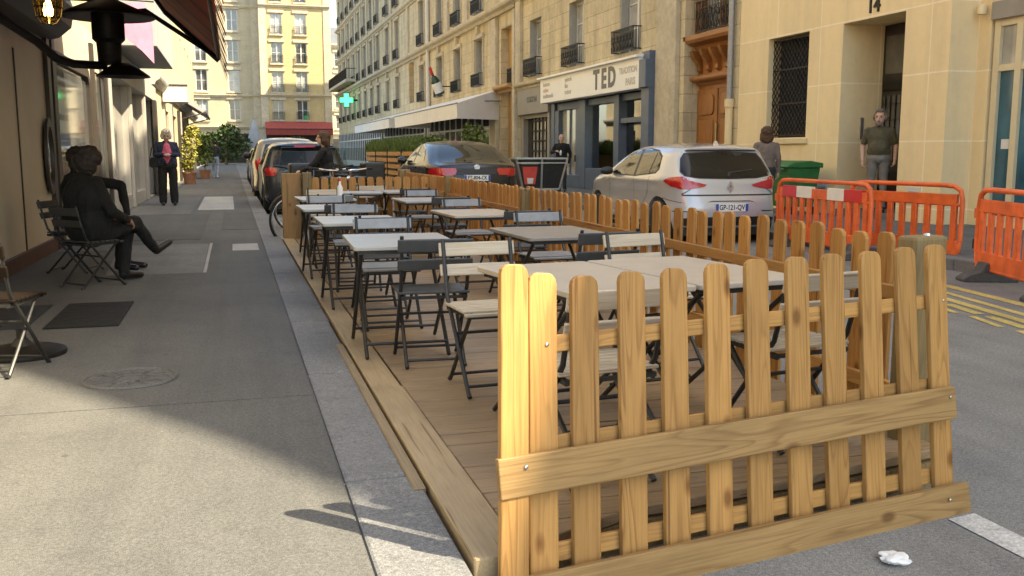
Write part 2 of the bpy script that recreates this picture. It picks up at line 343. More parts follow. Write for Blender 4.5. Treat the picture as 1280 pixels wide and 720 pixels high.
MT = dict(
 pine = WOOD('pine', (.43,.230,.072), (.19,.075,.018), 'z'),
 pine_x = WOOD('pine lengthwise', (.43,.232,.072), (.20,.09,.028), 'x'),
 pine_w = WOOD('weathered pine', (.33,.19,.075), (.17,.078,.024), 'z', grey=1),
 pine_wx = WOOD('weathered pine lengthwise', (.37,.225,.088), (.17,.080,.027), 'x', grey=1, contrast=.9),
 pine_side = WOOD('orange pine', (.41,.205,.060), (.20,.08,.02), 'z'),
 pine_sidey = WOOD('orange pine along', (.40,.21,.066), (.21,.085,.022), 'y'),
 deck = WOOD('deck board', (.36,.25,.145), (.20,.125,.06), 'x', grey=1, knots=False, contrast=.6),
 deck_y = WOOD('deck edge board', (.33,.245,.14), (.19,.12,.055), 'y', grey=1, knots=False, contrast=.6),
 post = WOOD('green treated post', (.25,.18,.085), (.13,.09,.04), 'z', grey=1),
 asphalt = GROUND('road asphalt', (.195,.190,.176), .6, .22, .9, .22, 240),
 walk = GROUND('pavement asphalt', (.108,.106,.099), .55, .14, .92, .22, 300),
 walk_patch = GROUND('repaired pavement asphalt', (.088,.087,.084), .5, .12, .92, .2, 300),
 walk_pale = GROUND('older pavement asphalt', (.135,.131,.12), .5, .15, .92, .25, 300),
 walk2 = GROUND('pavement asphalt right', (.13,.127,.118), .4, .18, .92, .25, 300),
 kerb = GROUND('granite kerb', (.165,.165,.163), .5, .16, .8, .35, 210),
 iron_cover = GROUND('cast iron cover', (.115,.112,.105), .3, .2, .8, .3, 200),
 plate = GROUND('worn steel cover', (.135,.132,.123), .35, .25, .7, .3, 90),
 pale = GROUND('pale concrete and light patch', (.36,.345,.31), .2, .12, .85, .2, 200),
 paint_w = GROUND('worn white road paint', (.46,.45,.42), .35, .22, .8, .4, 120),
 paint_y = GROUND('worn yellow road paint', (.50,.38,.12), .35, .25, .8, .45, 120),
 iron = M_('black wrought iron', (.022,.021,.020), .5, .6, .3, 20),
 darkmetal = M_('dark painted steel', (.028,.028,.027), .42, .3, .3, 20, .1),
 slat_dark = M_('charcoal chair slat', (.045,.048,.05), .5, 0, .25, 14, .1),
 slat_brown = M_('dark brown chair slat', (.012,.007,.004), .75, 0, .3, 14, .1, spec=.15),
 slat_grey = M_('grey chair slat', (.21,.22,.23), .30, 0, .2, 14, .1),
 slat_beige = WOOD('beige chair slat', (.48,.41,.31), (.33,.26,.18), 'x', knots=False, contrast=.5, rough=.45),
 top_grey = M_('grey table top', (.36,.352,.335), .34, 0, .14, 5, .03, dirt=.15),
 top_beige = M_('beige table top', (.43,.37,.295), .42, 0, .10, 4, .03, dirt=.1),
 top_dark = M_('brown grey table top', (.24,.215,.185), .36, 0, .14, 5, .03),
 rubber = M_('tyre rubber', (.02,.02,.02), .8, 0, .3, 30, .2),
 chrome = M_('polished metal', (.6,.6,.6), .2, 1, .1, 10),
 alu = M_('brushed aluminium', (.45,.45,.44), .38, .9, .15, 20),
 steelgrey = M_('grey steel', (.30,.30,.30), .5, .7, .2, 15),
 orange = M_('orange plastic', (.86,.160,.036), .48, 0, .22, 7, .08, dirt=.35),
 red = M_('red reflective band', (.62,.030,.025), .35, 0, .12, 8),
 white = M_('white reflective band', (.80,.78,.72), .4, 0, .08, 8),
 rubberfoot = M_('recycled rubber foot', (.085,.082,.075), .9, 0, .35, 14, .4),
 green = M_('green bin plastic', (.030,.16,.045), .45, 0, .2, 6, .05, dirt=.2),
 skin = M_('skin', (.50,.30,.215), .55, 0, .12, 18),
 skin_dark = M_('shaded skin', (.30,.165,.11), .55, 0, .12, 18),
 hair_dark = M_('dark hair', (.025,.018,.014), .6, 0, .5, 40, .5, 120),
 hair_brown = M_('brown hair', (.075,.036,.016), .6, 0, .5, 60, .8, 60),
 hair_grey = M_('grey brown hair', (.15,.115,.085), .6, 0, .5, 40, .5, 120),
 hair_white = M_('white blonde hair', (.68,.58,.42), .6, 0, .35, 40, .5, 120),
 beard = M_('grey beard', (.22,.17,.135), .8, 0, .4, 60, .5, 160),
 black_cloth = M_('black cloth', (.007,.007,.0065), .9, 0, .4, 10, .7, 14),
 dark_cloth = M_('dark grey cloth', (.030,.030,.033), .9, 0, .35, 10, .7, 14),
 navy = M_('navy cloth', (.022,.026,.05), .9, 0, .3, 10, .7, 14),
 olive = M_('olive t shirt', (.082,.072,.040), .9, 0, .25, 8, .7, 14),
 grey_cloth = M_('grey trousers', (.17,.16,.145), .9, 0, .25, 8, .7, 14),
 taupe = M_('taupe jacket', (.17,.135,.115), .9, 0, .25, 8, .7, 14),
 denim = M_('pale denim', (.30,.36,.42), .9, 0, .25, 8, .7, 14),
 pink_cloth = M_('pink top', (.55,.11,.17), .85, 0, .3, 14, .2, 40),
 shoe = M_('black leather', (.012,.012,.012), .3, 0, .3, 10),
 white_cloth = M_('white shirt', (.7,.69,.66), .85, 0, .1, 10),
)
# ---------------------------------------------------------------- camera, light
cam = bpy.data.cameras.new('camera'); camo = bpy.data.objects.new('camera', cam); COL.objects.link(camo)
cam.sensor_width = 36; cam.lens = 36*1200/1280; cam.clip_end = 2000; cam.clip_start = .05
camo.location = (0, 0, 1.29); camo.rotation_euler = (R(90-8.0164), 0, R(-16.1096)); scene.camera = camo
SUN_AZ = math.atan2(.82, -.57); SUN_EL = R(48)
w = bpy.data.worlds.new('World'); scene.world = w; w.use_nodes = True
nt = w.node_tree; bg = nt.nodes['Background']
sky = nt.nodes.new('ShaderNodeTexSky'); sky.sky_type = 'NISHITA'; sky.sun_disc = False
sky.sun_elevation = SUN_EL; sky.sun_rotation = SUN_AZ; sky.air_density = 1.0; sky.dust_density = 1.8; sky.ozone_density = 1.0
nt.links.new(sky.outputs[0], bg.inputs['Color']); bg.inputs['Strength'].default_value = .125
sl = bpy.data.lights.new('sun', 'SUN'); sl.energy = 3.6; sl.angle = R(.5); sl.color = (1, .90, .74)
so = bpy.data.objects.new('sun', sl); COL.objects.link(so)
sd = Vector((.82, -.57, 1.11)).normalized(); so.rotation_euler = sd.to_track_quat('Z', 'Y').to_euler(); so.location = (20, -20, 40)
scene.view_settings.view_transform = 'Standard'; scene.view_settings.look = 'None'; scene.view_settings.gamma = 1
scene.view_settings.exposure = 2.06
scene.view_settings.use_white_balance = True; scene.view_settings.white_balance_temperature = 7300; scene.view_settings.white_balance_tint = 6
try: scene.cycles.max_bounces = 12; scene.cycles.diffuse_bounces = 8; scene.cycles.transparent_max_bounces = 16
except Exception: pass

# ---------------------------------------------------------------- ground
def struct(o): o['kind'] = 'structure'; return o
m = MB()
m.quad((-400,-300,0), (400,-300,0), (400,600,0), (-400,600,0)); struct(m.build('road', MT['asphalt']))
# left pavement with dropped slab and granite kerb
m = MB(); m.box((-2.6,-12,-.2), (.335,106,.13)); struct(m.build('pavement', MT['walk'], bevel=0))
m = MB(); y = -12.0; rr = random.Random(3)
edges = [-12,-10.6,-9.2,-7.9,-6.4,-5,-3.6,-2.2,-.9,.55,1.98,3.33,5.08,6.7,8.2]
while edges[-1] < 105: edges.append(edges[-1] + rr.uniform(1.2,1.7))
for a, b in zip(edges, edges[1:]):
    dz = rr.uniform(-.003,.003)
    m.box((.340,a+.006,-.2), (.605+rr.uniform(-.006,.006),b-.006,.131+dz))
struct(m.build('kerb', MT['kerb'], bevel=.012, seg=2))
m = MB(); m.box((.335,-12,-.2), (.56,106,.118)); struct(m.build('kerb bedding', MT['asphalt']))
# right pavement
m = MB(); m.box((7.85,-12,-.2), (14,112,.13)); struct(m.build('pavement', MT['walk2']))
m = MB(); e = [-12.0]
while e[-1] < 110: e.append(e[-1] + rr.uniform(.9,1.3))
for a, b in zip(e, e[1:]): m.box((7.62,a+.005,-.2), (7.845,b-.005,.13+rr.uniform(-.003,.003)))
struct(m.build('kerb', MT['kerb'], bevel=.012, seg=2))
# patched joint lines of the left pavement are shallow cut slabs
m = MB()
for y0, y1 in ((-1, 4.60), (4.612, 12.2)): m.box((-2.05,y0,.1), (.33,y1,.1335))
struct(m.build('pavement', MT['walk']))
m = MB(); m.box((-2.02,13.6,.1),(-.45,19.2,.1345)); m.box((-.2,15.2,.1),(.33,19.6,.1347)); struct(m.build('pavement', MT['walk_patch']))
m = MB(); m.box((-2.04,12.25,.1),(-1.42,13.55,.1348)); m.box((-2.0,19.3,.1),(-.8,26.5,.1349)); m.box((-2.0,-.9,.1),(-1.35,4.55,.1352)); struct(m.build('pavement', MT['walk_pale']))
# worn white line and yellow delivery-bay lines, 4 mm proud sheets
m = MB()
m.quad((2.37,-6,.004), (2.50,-6,.004), (2.52,2.72,.004), (2.39,2.70,.004))
struct(m.build('road marking', MT['paint_w']))
m = MB()
def yl(a, b, w0):
    a = Vector(a); b = Vector(b); d = (b-a).normalized(); s = Vector((d.y, -d.x)) * w0 * .5
    m.quad((*(a-s),.004), (*(a+s),.004), (*(b+s),.004), (*(b-s),.004))
yl((6.20,5.2),(6.98,9.5),.12); yl((5.62,5.0),(6.35,8.4),.10); yl((5.80,5.0),(6.56,8.4),.08)
for k in range(5):
    y = 5.05 + k*.62; x = 5.48 + (y-5)*.214
    yl((x-.02,y),(x+.10,y+.5),.09); yl((x-.16,y+.1),(x-.02,y+.55),.06)
struct(m.build('road marking', MT['paint_y']))

# pavement covers and one painted patch of light
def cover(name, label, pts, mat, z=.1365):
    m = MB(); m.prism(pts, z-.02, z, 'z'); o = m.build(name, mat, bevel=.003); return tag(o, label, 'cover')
cover('cover_or_light_patch', 'large worn steel plate with a pale edge in the pavement beside the crossed leg', [(-1.20,9.75),(-.32,9.75),(-.32,12.9),(-1.40,12.9)], MT['plate'])
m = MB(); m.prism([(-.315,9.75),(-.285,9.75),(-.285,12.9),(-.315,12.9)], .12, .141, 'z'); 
o = m.build('edge_strip', MT['pale']); o.parent = bpy.data.objects['cover_or_light_patch']
cover('cover_or_light_patch', 'narrow pale rectangular cover next to the kerb stones', [(-.04,11.9),(.27,11.9),(.27,12.75),(-.04,12.75)], MT['pale'])
cover('cover_or_light_patch', 'big pale patch of light painted on the pavement farther up the street', [(-.72,20.7),(.0,20.7),(-.02,26.8),(-.74,26.8)], MT['pale'])  # pale sheet stands in for light falling on the pavement
# doormats
m = MB(); m.box((-1.25,6.85,.13), (-.78,7.95,.143)); tag(m.build('doormat', MT['black_cloth'], bevel=.004), 'black rectangular mat lying on the pavement in front of the cafe', 'mat')
m = MB(); m.box((-2.05,6.9,.13), (-1.36,7.95,.141)); tag(m.build('doormat', MT['dark_cloth'], bevel=.004), 'dark mat against the cafe wall beside the pedestal table base', 'mat')
# manhole
t = thing('manhole_cover', 'round cast iron manhole cover with raised pattern in the shaded pavement', 'manhole cover', (-.55,5.2,.1335))
m = MB(); m.lathe([(0,-.03),(.215,-.03),(.215,.004),(.0,.004)], 40)
m.build('lid', MT['walk'], t)
m = MB(); m.tube([(.225*math.cos(a*PI/24), .225*math.sin(a*PI/24), .003) for a in range(48)], .011, 6, closed=True); m.build('ring', MT['iron_cover'], t, smooth=True)
m = MB()
for k in range(6):
    a = k*PI/3+.3; m.cbox((.12*math.cos(a), .12*math.sin(a), .005), (.12,.016,.008), None)
for k in range(12):
    a = k*PI/6; c, s = math.cos(a), math.sin(a); m.bar((.06*c,.06*s,.005),(.19*c,.19*s,.005),.012,.008)
m.tube([(.07*math.cos(a*PI/10), .07*math.sin(a*PI/10), .004) for a in range(20)], .007, 5, closed=True)
m.build('raised_pattern', MT['iron_cover'], t)
# litter
bm = bmesh.new(); bmesh.ops.create_icosphere(bm, subdivisions=3, radius=.04)
for v_ in bm.verts: v_.co *= 1 + .55*noise.noise(v_.co*38)+.3*noise.noise(v_.co*90); v_.co.z = v_.co.z*.38+.014; v_.co.x *= 1.15
me_ = bpy.data.meshes.new('crumpled_paper'); bm.to_mesh(me_); bm.free(); me_.materials.append(MT['white_cloth'])
o = bpy.data.objects.new('crumpled_paper', me_); COL.objects.link(o); o.location = (1.98,2.45,0); tag(o, 'small crumpled white paper on the road before the fence', 'litter')
# ---------------------------------------------------------------- facade kit (local frame: x along the wall, -y out of it, z up)
FAC = dict(
 haus = STONE('pale ashlar', (.60,.50,.315), (.40,.33,.20), 1.3, .46, var=.18, bump=.45, dirt=.42),
 haus2 = STONE('buff ashlar', (.62,.52,.335), (.42,.34,.21), 1.1, .44, var=.18, bump=.45, dirt=.42),
 cream = STONE('cream rendered blocks', (.81,.655,.385), (.90,.78,.55), 1.55, 1.105, off=0, zoff=.73, var=.05, bump=.15, dirt=.14, msize=.015),
 cream_side = M_('cream render', (.72,.58,.34), .8, 0, .06, 3, .05, dirt=.12),
 trim = M_('carved limestone', (.55,.47,.33), .85, 0, .16, 7, .3, 30, dirt=.25),
 far = STONE('sunlit yellow brick', (.52,.40,.20), (.54,.44,.26), .6, .22, var=.12, bump=.1, dirt=.15),
 far2 = STONE('pale far stone', (.47,.40,.265), (.42,.35,.24), 1.2, .5, var=.10, bump=.15, dirt=.2),
 zinc = M_('zinc roof', (.22,.23,.25), .5, .3, .15, 3),
 frame = M_('white window paint', (.62,.60,.55), .5, 0, .08, 8),
 shutter = M_('grey metal shutter', (.36,.345,.30), .55, 0, .12, 5),
 glass = GLASSY('dark window glass', (.09,.09,.085), .04, .9),
 curtain = GLASSY('curtained window glass', (.34,.33,.29), .08, .8, .35, 1.2),
 inside = M_('dark interior', (.035,.03,.025), .9, 0, .5, 2),
 blue = M_('slate blue shopfront paint', (.085,.115,.165), .42, 0, .14, 4, .03, dirt=.1),
 sign = M_('white sign board', (.86,.84,.78), .5, 0, .03, 2),
 lettergrey = M_('grey lettering', (.16,.16,.14), .6, 0, .1, 8),
 faint = M_('faded lettering', (.50,.47,.40), .7, 0, .1, 8),
 faintred = M_('faded red lettering', (.62,.42,.34), .7, 0, .1, 8),
 oak = WOOD('varnished oak', (.33,.135,.038), (.16,.055,.014), 'z', knots=False, rough=.4, contrast=.7),
 oak_x = WOOD('varnished oak lengthwise', (.31,.13,.04), (.16,.06,.016), 'x', knots=False, rough=.4, contrast=.7),
 brown = M_('brown painted door', (.16,.07,.025), .5, 0, .2, 5),
 ochre = M_('ochre painted wood', (.42,.24,.08), .55, 0, .2, 4),
 greysign = M_('grey shop fascia', (.28,.26,.22), .6, 0, .1, 3),
 awning = M_('off white awning cloth', (.82,.79,.72), .85, 0, .05, 3, .1, dirt=.10),
 redawn = M_('dark red awning cloth', (.30,.055,.04), .85, 0, .25, 4, .1),
 teal = GLASSY('blue tinted window film', (.035,.12,.17), .12, .6),
 pane = PANE('clear shop glass', (.86,.9,.88), 2.2),
)
def wall(mb, u0, u1, z0, z1, ops, depth, y=0.0):
    us = sorted({u0, u1, *[o[0] for o in ops], *[o[1] for o in ops]}); zs = sorted({z0, z1, *[o[2] for o in ops], *[o[3] for o in ops]})
    us = [u for u in us if u0 <= u <= u1]; zs = [z for z in zs if z0 <= z <= z1]
    for a, b in zip(us, us[1:]):
        for c, d in zip(zs, zs[1:]):
            um, zm = (a+b)/2, (c+d)/2
            if any(o[0] < um < o[1] and o[2] < zm < o[3] for o in ops): continue
            mb.quad((a,y,c), (b,y,c), (b,y,d), (a,y,d))
    for a, b, c, d in ops:
        mb.quad((a,y,c),(a,y,d),(a,y+depth,d),(a,y+depth,c)); mb.quad((b,y,d),(b,y,c),(b,y+depth,c),(b,y+depth,d))
        mb.quad((a,y,d),(b,y,d),(b,y+depth,d),(a,y+depth,d)); mb.quad((b,y,c),(a,y,c),(a,y+depth,c),(b,y+depth,c))
def shell(mb, u0, u1, z1, D, y=0.0):
    """sides, back and top of the block behind the front wall"""
    mb.quad((u0,y,0),(u0,y,z1),(u0,y+D,z1),(u0,y+D,0)); mb.quad((u1,y,0),(u1,y+D,0),(u1,y+D,z1),(u1,y,z1))
    mb.quad((u0,y+D,0),(u0,y+D,z1),(u1,y+D,z1),(u1,y+D,0)); mb.quad((u0,y,z1),(u1,y,z1),(u1,y+D,z1),(u0,y+D,z1))
_proto = {}
def window_proto(w, h, glass, shutters, rows=3):
    """window frame with its pane (child) and folded shutters, origin bottom centre in the glass plane"""
    key = (w, h, glass, shutters, rows)
    if key in _proto: return _proto[key].copy(), True
    m = MB(); f = .07
    m.box((-w/2,-.04,0), (-w/2+f,.03,h)); m.box((w/2-f,-.04,0), (w/2,.03,h)); m.box((-w/2+f,-.04,0), (w/2-f,.03,f)); m.box((-w/2+f,-.04,h-f), (w/2-f,.03,h))
    m.box((-.06,-.055,f), (.06,.03,h-f))
    for k in range(1, rows):
        z = h*k/rows
        for a, b in ((-w/2+f,-.06), (.06,w/2-f)): m.box((a,-.03,z-.02), (b,.02,z+.02))
    o = m.build('window', FAC['frame'])
    p = MB(); p.box((-w/2+.01,.0,.01), (w/2-.01,.012,h-.01)); g = p.build('pane', FAC[glass], o)
    if shutters:
        for s in (-1, 1):
            q = MB(); x = s*(w/2-.03)
            for k in range(3): q.box((x-.018+k*.001,-.30+k*.08,.05), (x+.018,-.30+k*.08+.074,h-.05))
            q.build('shutter', FAC['shutter'], o)
    _proto[key] = o
    return o, False
def window(parent, u, z, w, h, y, glass='glass', shutters=False, rows=3):
    o, cp = window_proto(w, h, glass, shutters, rows)
    if cp:
        COL.objects.link(o)
        for ch in KIDS(_proto[(w,h,glass,shutters,rows)]): copy_tree(ch, o)
    o.parent = parent; o.location = (u, y, z); return o
_bal = {}
def balcony(parent, u, z, w, h=.62, out=.26, fancy=True):
    key = (round(w,2), round(h,2), out, fancy)
    if key in _bal:
        o = _bal[key].copy(); COL.objects.link(o)
    else:
        m = MB()
        m.bar((-w/2,-out,h),(w/2,-out,h),.05,.035); m.bar((-w/2,-out,.04),(w/2,-out,.04),.03,.03); m.bar((-w/2,-out,h*.78),(w/2,-out,h*.78),.02,.02)
        n = max(6, int(w/.075))
        for k in range(n+1):
            x = -w/2 + w*k/n; m.bar((x,-out,.04),(x,-out,h),.016,.016,(0,1,0))
        for s in (-1, 1):
            m.bar((s*w/2,-out,h),(s*w/2,0,h),.03,.03); m.bar((s*w/2,-out,.04),(s*w/2,0,.04),.03,.03)
            for k in range(3): m.bar((s*w/2,-out+.08*k,.04),(s*w/2,-out+.08*k,h),.014,.014,(0,1,0))
        if fancy:
            nn = max(3, int(w/.22))
            for k in range(nn):
                cx = -w/2 + w*(k+.5)/nn
                for rr_, cz in ((.085,h*.55),(.06,h*.24)):
                    m.tube([(cx+rr_*math.cos(a*PI/5), -out-.004, cz+rr_*math.sin(a*PI/5)) for a in range(10)], .011, 4, closed=True)
                m.bar((cx-.1,-out,.06),(cx+.1,-out,h*.75),.014,.014,(0,1,0)); m.bar((cx+.1,-out,.06),(cx-.1,-out,h*.75),.014,.014,(0,1,0))
        o = m.build('balcony_railing', MT['iron']); _bal[key] = o
    o.parent = parent; o.location = (u, 0, z); return o
def profile_band(parent, name, u0, u1, prof, mat):
    """moulding: (y,z) section run along x"""
    m = MB(); m.prism(prof, u0, u1, 'x'); return m.build(name, mat, parent)
CORN = lambda z, d, h: [(.0,z),(-d*.35,z),(-d*.5,z+h*.3),(-d*.9,z+h*.5),(-d,z+h*.7),(-d,z+h),(0,z+h)]

# ---- number 14: cream building, and the set back shop beside it
b = thing('apartment_building', 'cream rendered building numbered 14 with a deep dark doorway and grilled window', 'building', (11,19.72,0), R(-90))
W = 19.72-13.07; U = lambda y: 19.72-y; HT = 19.5
gw = (U(18.5), U(17.0), 1.6, 3.66); dw = (U(15.9), U(14.16), 0, 3.66)
m = MB(); wall(m, 0, U(16.2), 0, 4.6, [gw], .32); wall(m, U(16.2), W, 0, 4.6, [dw], .95); wall(m, 0, W, 4.6, HT, [], .3); shell(m, 0, W, HT, 10)
m.build('wall', FAC['cream'], b)
m = MB(); m.box((gw[0],.30,gw[2]), (gw[1],.33,gw[3])); m.build('pane', FAC['inside'], b)
m = MB()
n = 22; gwid = gw[1]-gw[0]
for k in range(n+1):
    x = gw[0]+.02+(gwid-.04)*k/n
    pts = [(x + (.022 if j % 2 else -.022)*(1 if k%2 else -1), .13, gw[2]+.05+(gw[3]-gw[2]-.1)*j/26) for j in range(27)]
    m.tube(pts, .013, 4)
for z in (gw[2]+.05, gw[2]+.7, gw[2]+1.4, gw[3]-.05): m.bar((gw[0]+.01,.13,z),(gw[1]-.01,.13,z),.03,.03)
m.build('window_grille', MT['iron'], b)
m = MB(); m.box((gw[0]-.08,-.06,gw[2]-.13), (gw[1]+.08,.0,gw[2]-.02)); m.build('window_sill', FAC['cream_side'], b, bevel=.008)
m = MB(); m.box((dw[0]+.01,.0,.132), (dw[1]-.01,1.2,.24)); m.build('doorstep', MT['kerb'], b)
# the dark iron and glass door at the back of the recess
d = MB(); x0, x1 = dw[0]+.01, dw[1]-.01; xm = (x0+x1)/2
d.box((x0,.90,.24), (x1,.94,3.65)); door = d.build('front_door', FAC['inside'], b)
d = MB()
for a, bb in ((x0+.08,xm-.04),(xm+.04,x1-.08)):
    d.box((a,.885,1.15), (bb,.905,2.35)); d.box((a,.885,2.75), (bb,.905,3.45))
d.build('pane', FAC['glass'], door)
d = MB()
for a, bb in ((x0+.08,xm-.04),(xm+.04,x1-.08)):
    for k in range(5): x = a+(bb-a)*(k+.5)/5; d.bar((x,.875,1.15),(x,.875,2.35),.018,.018,(0,1,0))
    d.box((a-.02,.86,.35),(bb+.02,.90,.95)); d.box((a-.02,.86,2.45),(bb+.02,.90,2.62))
    for k in range(4): z = 1.3+k*.3; d.bar((a,.872,z),(bb,.872,z),.014,.014)
d.build('door_ironwork', MT['iron'], door)
m = MB(); m.box((dw[0]-.012,.45,1.55), (dw[0]+.02,.53,1.95)); m.build('intercom', MT['alu'], b, bevel=.005)
for yy in (16.35, 13.72):
    m = MB(); m.box((U(yy)-.17,-.012,.42), (U(yy)+.17,0,.72)); v = m.build('vent_plate', FAC['frame'], b, bevel=.004)
    m = MB()
    for k in range(6): m.box((U(yy)-.11,-.02,.50+k*.026), (U(yy)+.11,-.011,.512+k*.026))
    m.build('vent_slot', MT['steelgrey'], v)
text('house_number', '14', .36, MT['iron'], b, T(U(15.02),-.012,3.86) @ RX(R(90)), .012, .006)

b = thing('apartment_building', 'building with cream framed blue shop windows set back at the right edge', 'building', (11.53,13.07,0), R(-90))
U = lambda y: 13.07-y
m = MB(); so_ = (.28, 7.2, .2, 3.36)
wall(m, 0, 21, 0, 4.2, [so_], .25); H0 = 19.5
# unseen mansard end of the row, its slope shaped to set the pavement's shadow edge
PR = [(0,H0),(15.0,H0),(16.36,17.32),(17.22,15.82),(17.72,15.25),(21,12.3)]
m.add([(0,0,4.2)]+[(u,0,z) for u, z in PR]+[(21,0,4.2)], [tuple(range(len(PR)+2))])
m.add([(0,10,0)]+[(u,10,z) for u, z in PR]+[(21,10,0)], [tuple(range(len(PR)+2))])
for (u0,z0),(u1,z1) in zip(PR, PR[1:]): m.quad((u0,0,z0),(u1,0,z1),(u1,10,z1),(u0,10,z0))
m.quad((21,0,0),(21,10,0),(21,10,12.3),(21,0,12.3)); m.quad((0,0,4.2),(0,0,H0),(0,10,H0),(0,10,4.2))
m.build('wall', FAC['cream'], b)
m = MB(); m.box((.30,-.05,3.34), (7.3,.10,3.62)); m.build('roller_shutter_box', FAC['greysign'], b, bevel=.01)
f = MB()
for x in (.33, .78, 1.86, 2.95, 4.0, 5.1, 6.2, 7.05): f.box((x,.02,.2), (x+.12,.14,3.34))
for z in (.2, 2.55, 3.24): f.box((.45,.03,z), (7.05,.13,z+.10))
m = f.build('shop_frame', M_('cream frame paint', (.66,.57,.37), .5, 0, .08, 4), b)
g = MB(); g.box((.45,.08,.3), (7.05,.09,2.55)); g.build('pane', FAC['teal'], m)
g = MB(); g.box((.45,.08,2.65), (7.05,.09,3.24)); g.build('transom_pane', FAC['curtain'], m)
g = MB(); g.box((.56,.072,1.35), (.72,.078,1.50)); g.build('paper_notice', MT['white_cloth'], m)
g = MB(); g.lathe([(.0,0),(.07,0),(.07,.12),(.04,.16),(0,.16)], 12, T(.16,-.10,3.45)); g.build('alarm_bell', FAC['cream_side'], b, smooth=True)

# ---- stone building with the carved carriage door and the blue corner shop
b = thing('apartment_building', 'stone building with a carved wooden carriage door beside a blue shop', 'building', (11,37.2,0), R(-90))
Y0 = 37.2; U = lambda y: Y0-y
W = U(19.74)
wins = [(34.95,1.45),(30.5,1.45),(26.0,1.5)]
ops = [(U(y)-w_/2, U(y)+w_/2, 4.14, 6.22) for y, w_ in wins] + [(U(22.5),U(20.25),.13,6.9)]
m = MB(); wall(m, 0, U(23.9), 3.98, 7.1, ops[:3], .36); wall(m, U(23.9), W, 0, 7.1, ops[3:], .55)
ups = [(U(y)-.72, U(y)+.72, 7.6, 10.1) for y in (34.95,30.5,26.0,21.4)]
wall(m, 0, W, 7.1, 17.6, ups, .36); shell(m, 0, W, 17.6, 10)
m.build('wall', FAC['haus'], b)
for (y, w_) in wins:
    window(b, U(y), 4.14, 1.44, 2.08, .30, 'curtain', True); balcony(b, U(y), 4.12, 1.6, .64, .24)
for y in (34.95,30.5,26.0,21.4):
    window(b, U(y), 7.6, 1.44, 2.5, .30, 'curtain', True); balcony(b, U(y), 7.58, 1.6, .6, .24)
for u0, u1 in ((U(23.95),U(22.75)),(U(37.18),U(36.55))):
    m = MB(); m.box((u0,-.14,0 if u0 > 5 else 3.9), (u1,0,7.1)); m.build('pilaster', FAC['trim'], b, bevel=.015)
profile_band(b, 'cornice', 0, W, CORN(7.1,.35,.32), FAC['trim'])
profile_band(b, 'string_course', 0, U(33.3), CORN(3.72,.22,.26), FAC['trim'])
# carved carriage door
x0, x1 = ops[3][0]+.01, ops[3][1]-.01; xm = (x0+x1)/2
d = MB(); d.box((x0,.42,.14), (x1,.50,2.95)); door = d.build('carriage_door', FAC['oak'], b)
for a, c in ((x0+.03,xm-.03),(xm+.03,x1-.03)):
    d = MB(); d.box((a,.37,.20), (c,.42,2.85))
    leaf = d.build('door_leaf', FAC['oak'], door, bevel=.01)
    d = MB(); d.box((a+.16,.345,.32), (c-.16,.372,.80)); d.box((a+.16,.345,.95), (c-.16,.372,2.10)); d.prism(rrect(a+.16,2.22,c-.16,2.72,.12), .335, .372, 'y')
    d.build('raised_panel', FAC['oak'], leaf, bevel=.025, seg=2)
d = MB(); d.tube([(xm+.07,.30,.9),(xm+.07,.30,2.0)], .022, 8); d.bar((xm+.07,.30,.95),(xm+.07,.38,.95),.03,.03); d.bar((xm+.07,.30,1.95),(xm+.07,.38,1.95),.03,.03); d.build('pull_handle', M_('brass', (.55,.42,.2), .3, .9, .1, 8), door, smooth=True)
d = MB(); d.prism(CORN(2.95,.34,.22), x0, x1, 'x', T(0,.50,0)); d.prism(CORN(3.80,.50,.36), x0-.10, x1+.06, 'x', T(0,.50,0)); d.box((x0,.40,3.17), (x1,.5,3.80)); d.build('door_cornice', FAC['oak_x'], b)
d = MB()
for k in range(5):
    x = x0+.16+(x1-x0-.32)*k/4; d.prism([(.40,3.25),(.30,3.32),(.30,3.42),(.24,3.52),(.14,3.66),(.08,3.80),(.40,3.80)], x-.07, x+.07, 'x')
d.pieces('carved_bracket', FAC['oak_x'], b, bevel=.01)
d = MB(); d.box((x0,.30,4.16), (x0+.28,.5,6.88)); d.box((x1-.1,.30,4.16), (x1,.5,6.88)); d.box((x0+.28,.40,4.16),(x1-.1,.5,4.26)); d.box((xm-.02,.38,4.26),(xm+.16,.5,6.88)); d.build('window', FAC['oak'], b)
d = MB(); d.box((x0+.28,.45,4.26), (x1-.1,.47,6.88)); d.build('pane', FAC['curtain'], b)
o = balcony(b, (x0+x1)/2+.10, 4.18, 1.75, .76, .12); o.location.y = .24
# rain pipes at the joint with number 14
m = MB(); m.tube([(U(19.95),-.10,2.4),(U(19.95),-.10,17)], .07, 10); m.build('drain_pipe', MT['steelgrey'], b, smooth=True)
m = MB(); m.tube([(U(19.95),-.10,.13),(U(19.95),-.10,2.42)], .085, 10); m.tube([(U(19.95),-.10,2.32),(U(19.95),-.10,2.5)], .11, 10); m.tube([(U(19.95),-.10,.9),(U(19.95),-.10,1.0)], .10, 10); m.build('drain_pipe', FAC['cream_side'], b, smooth=True)
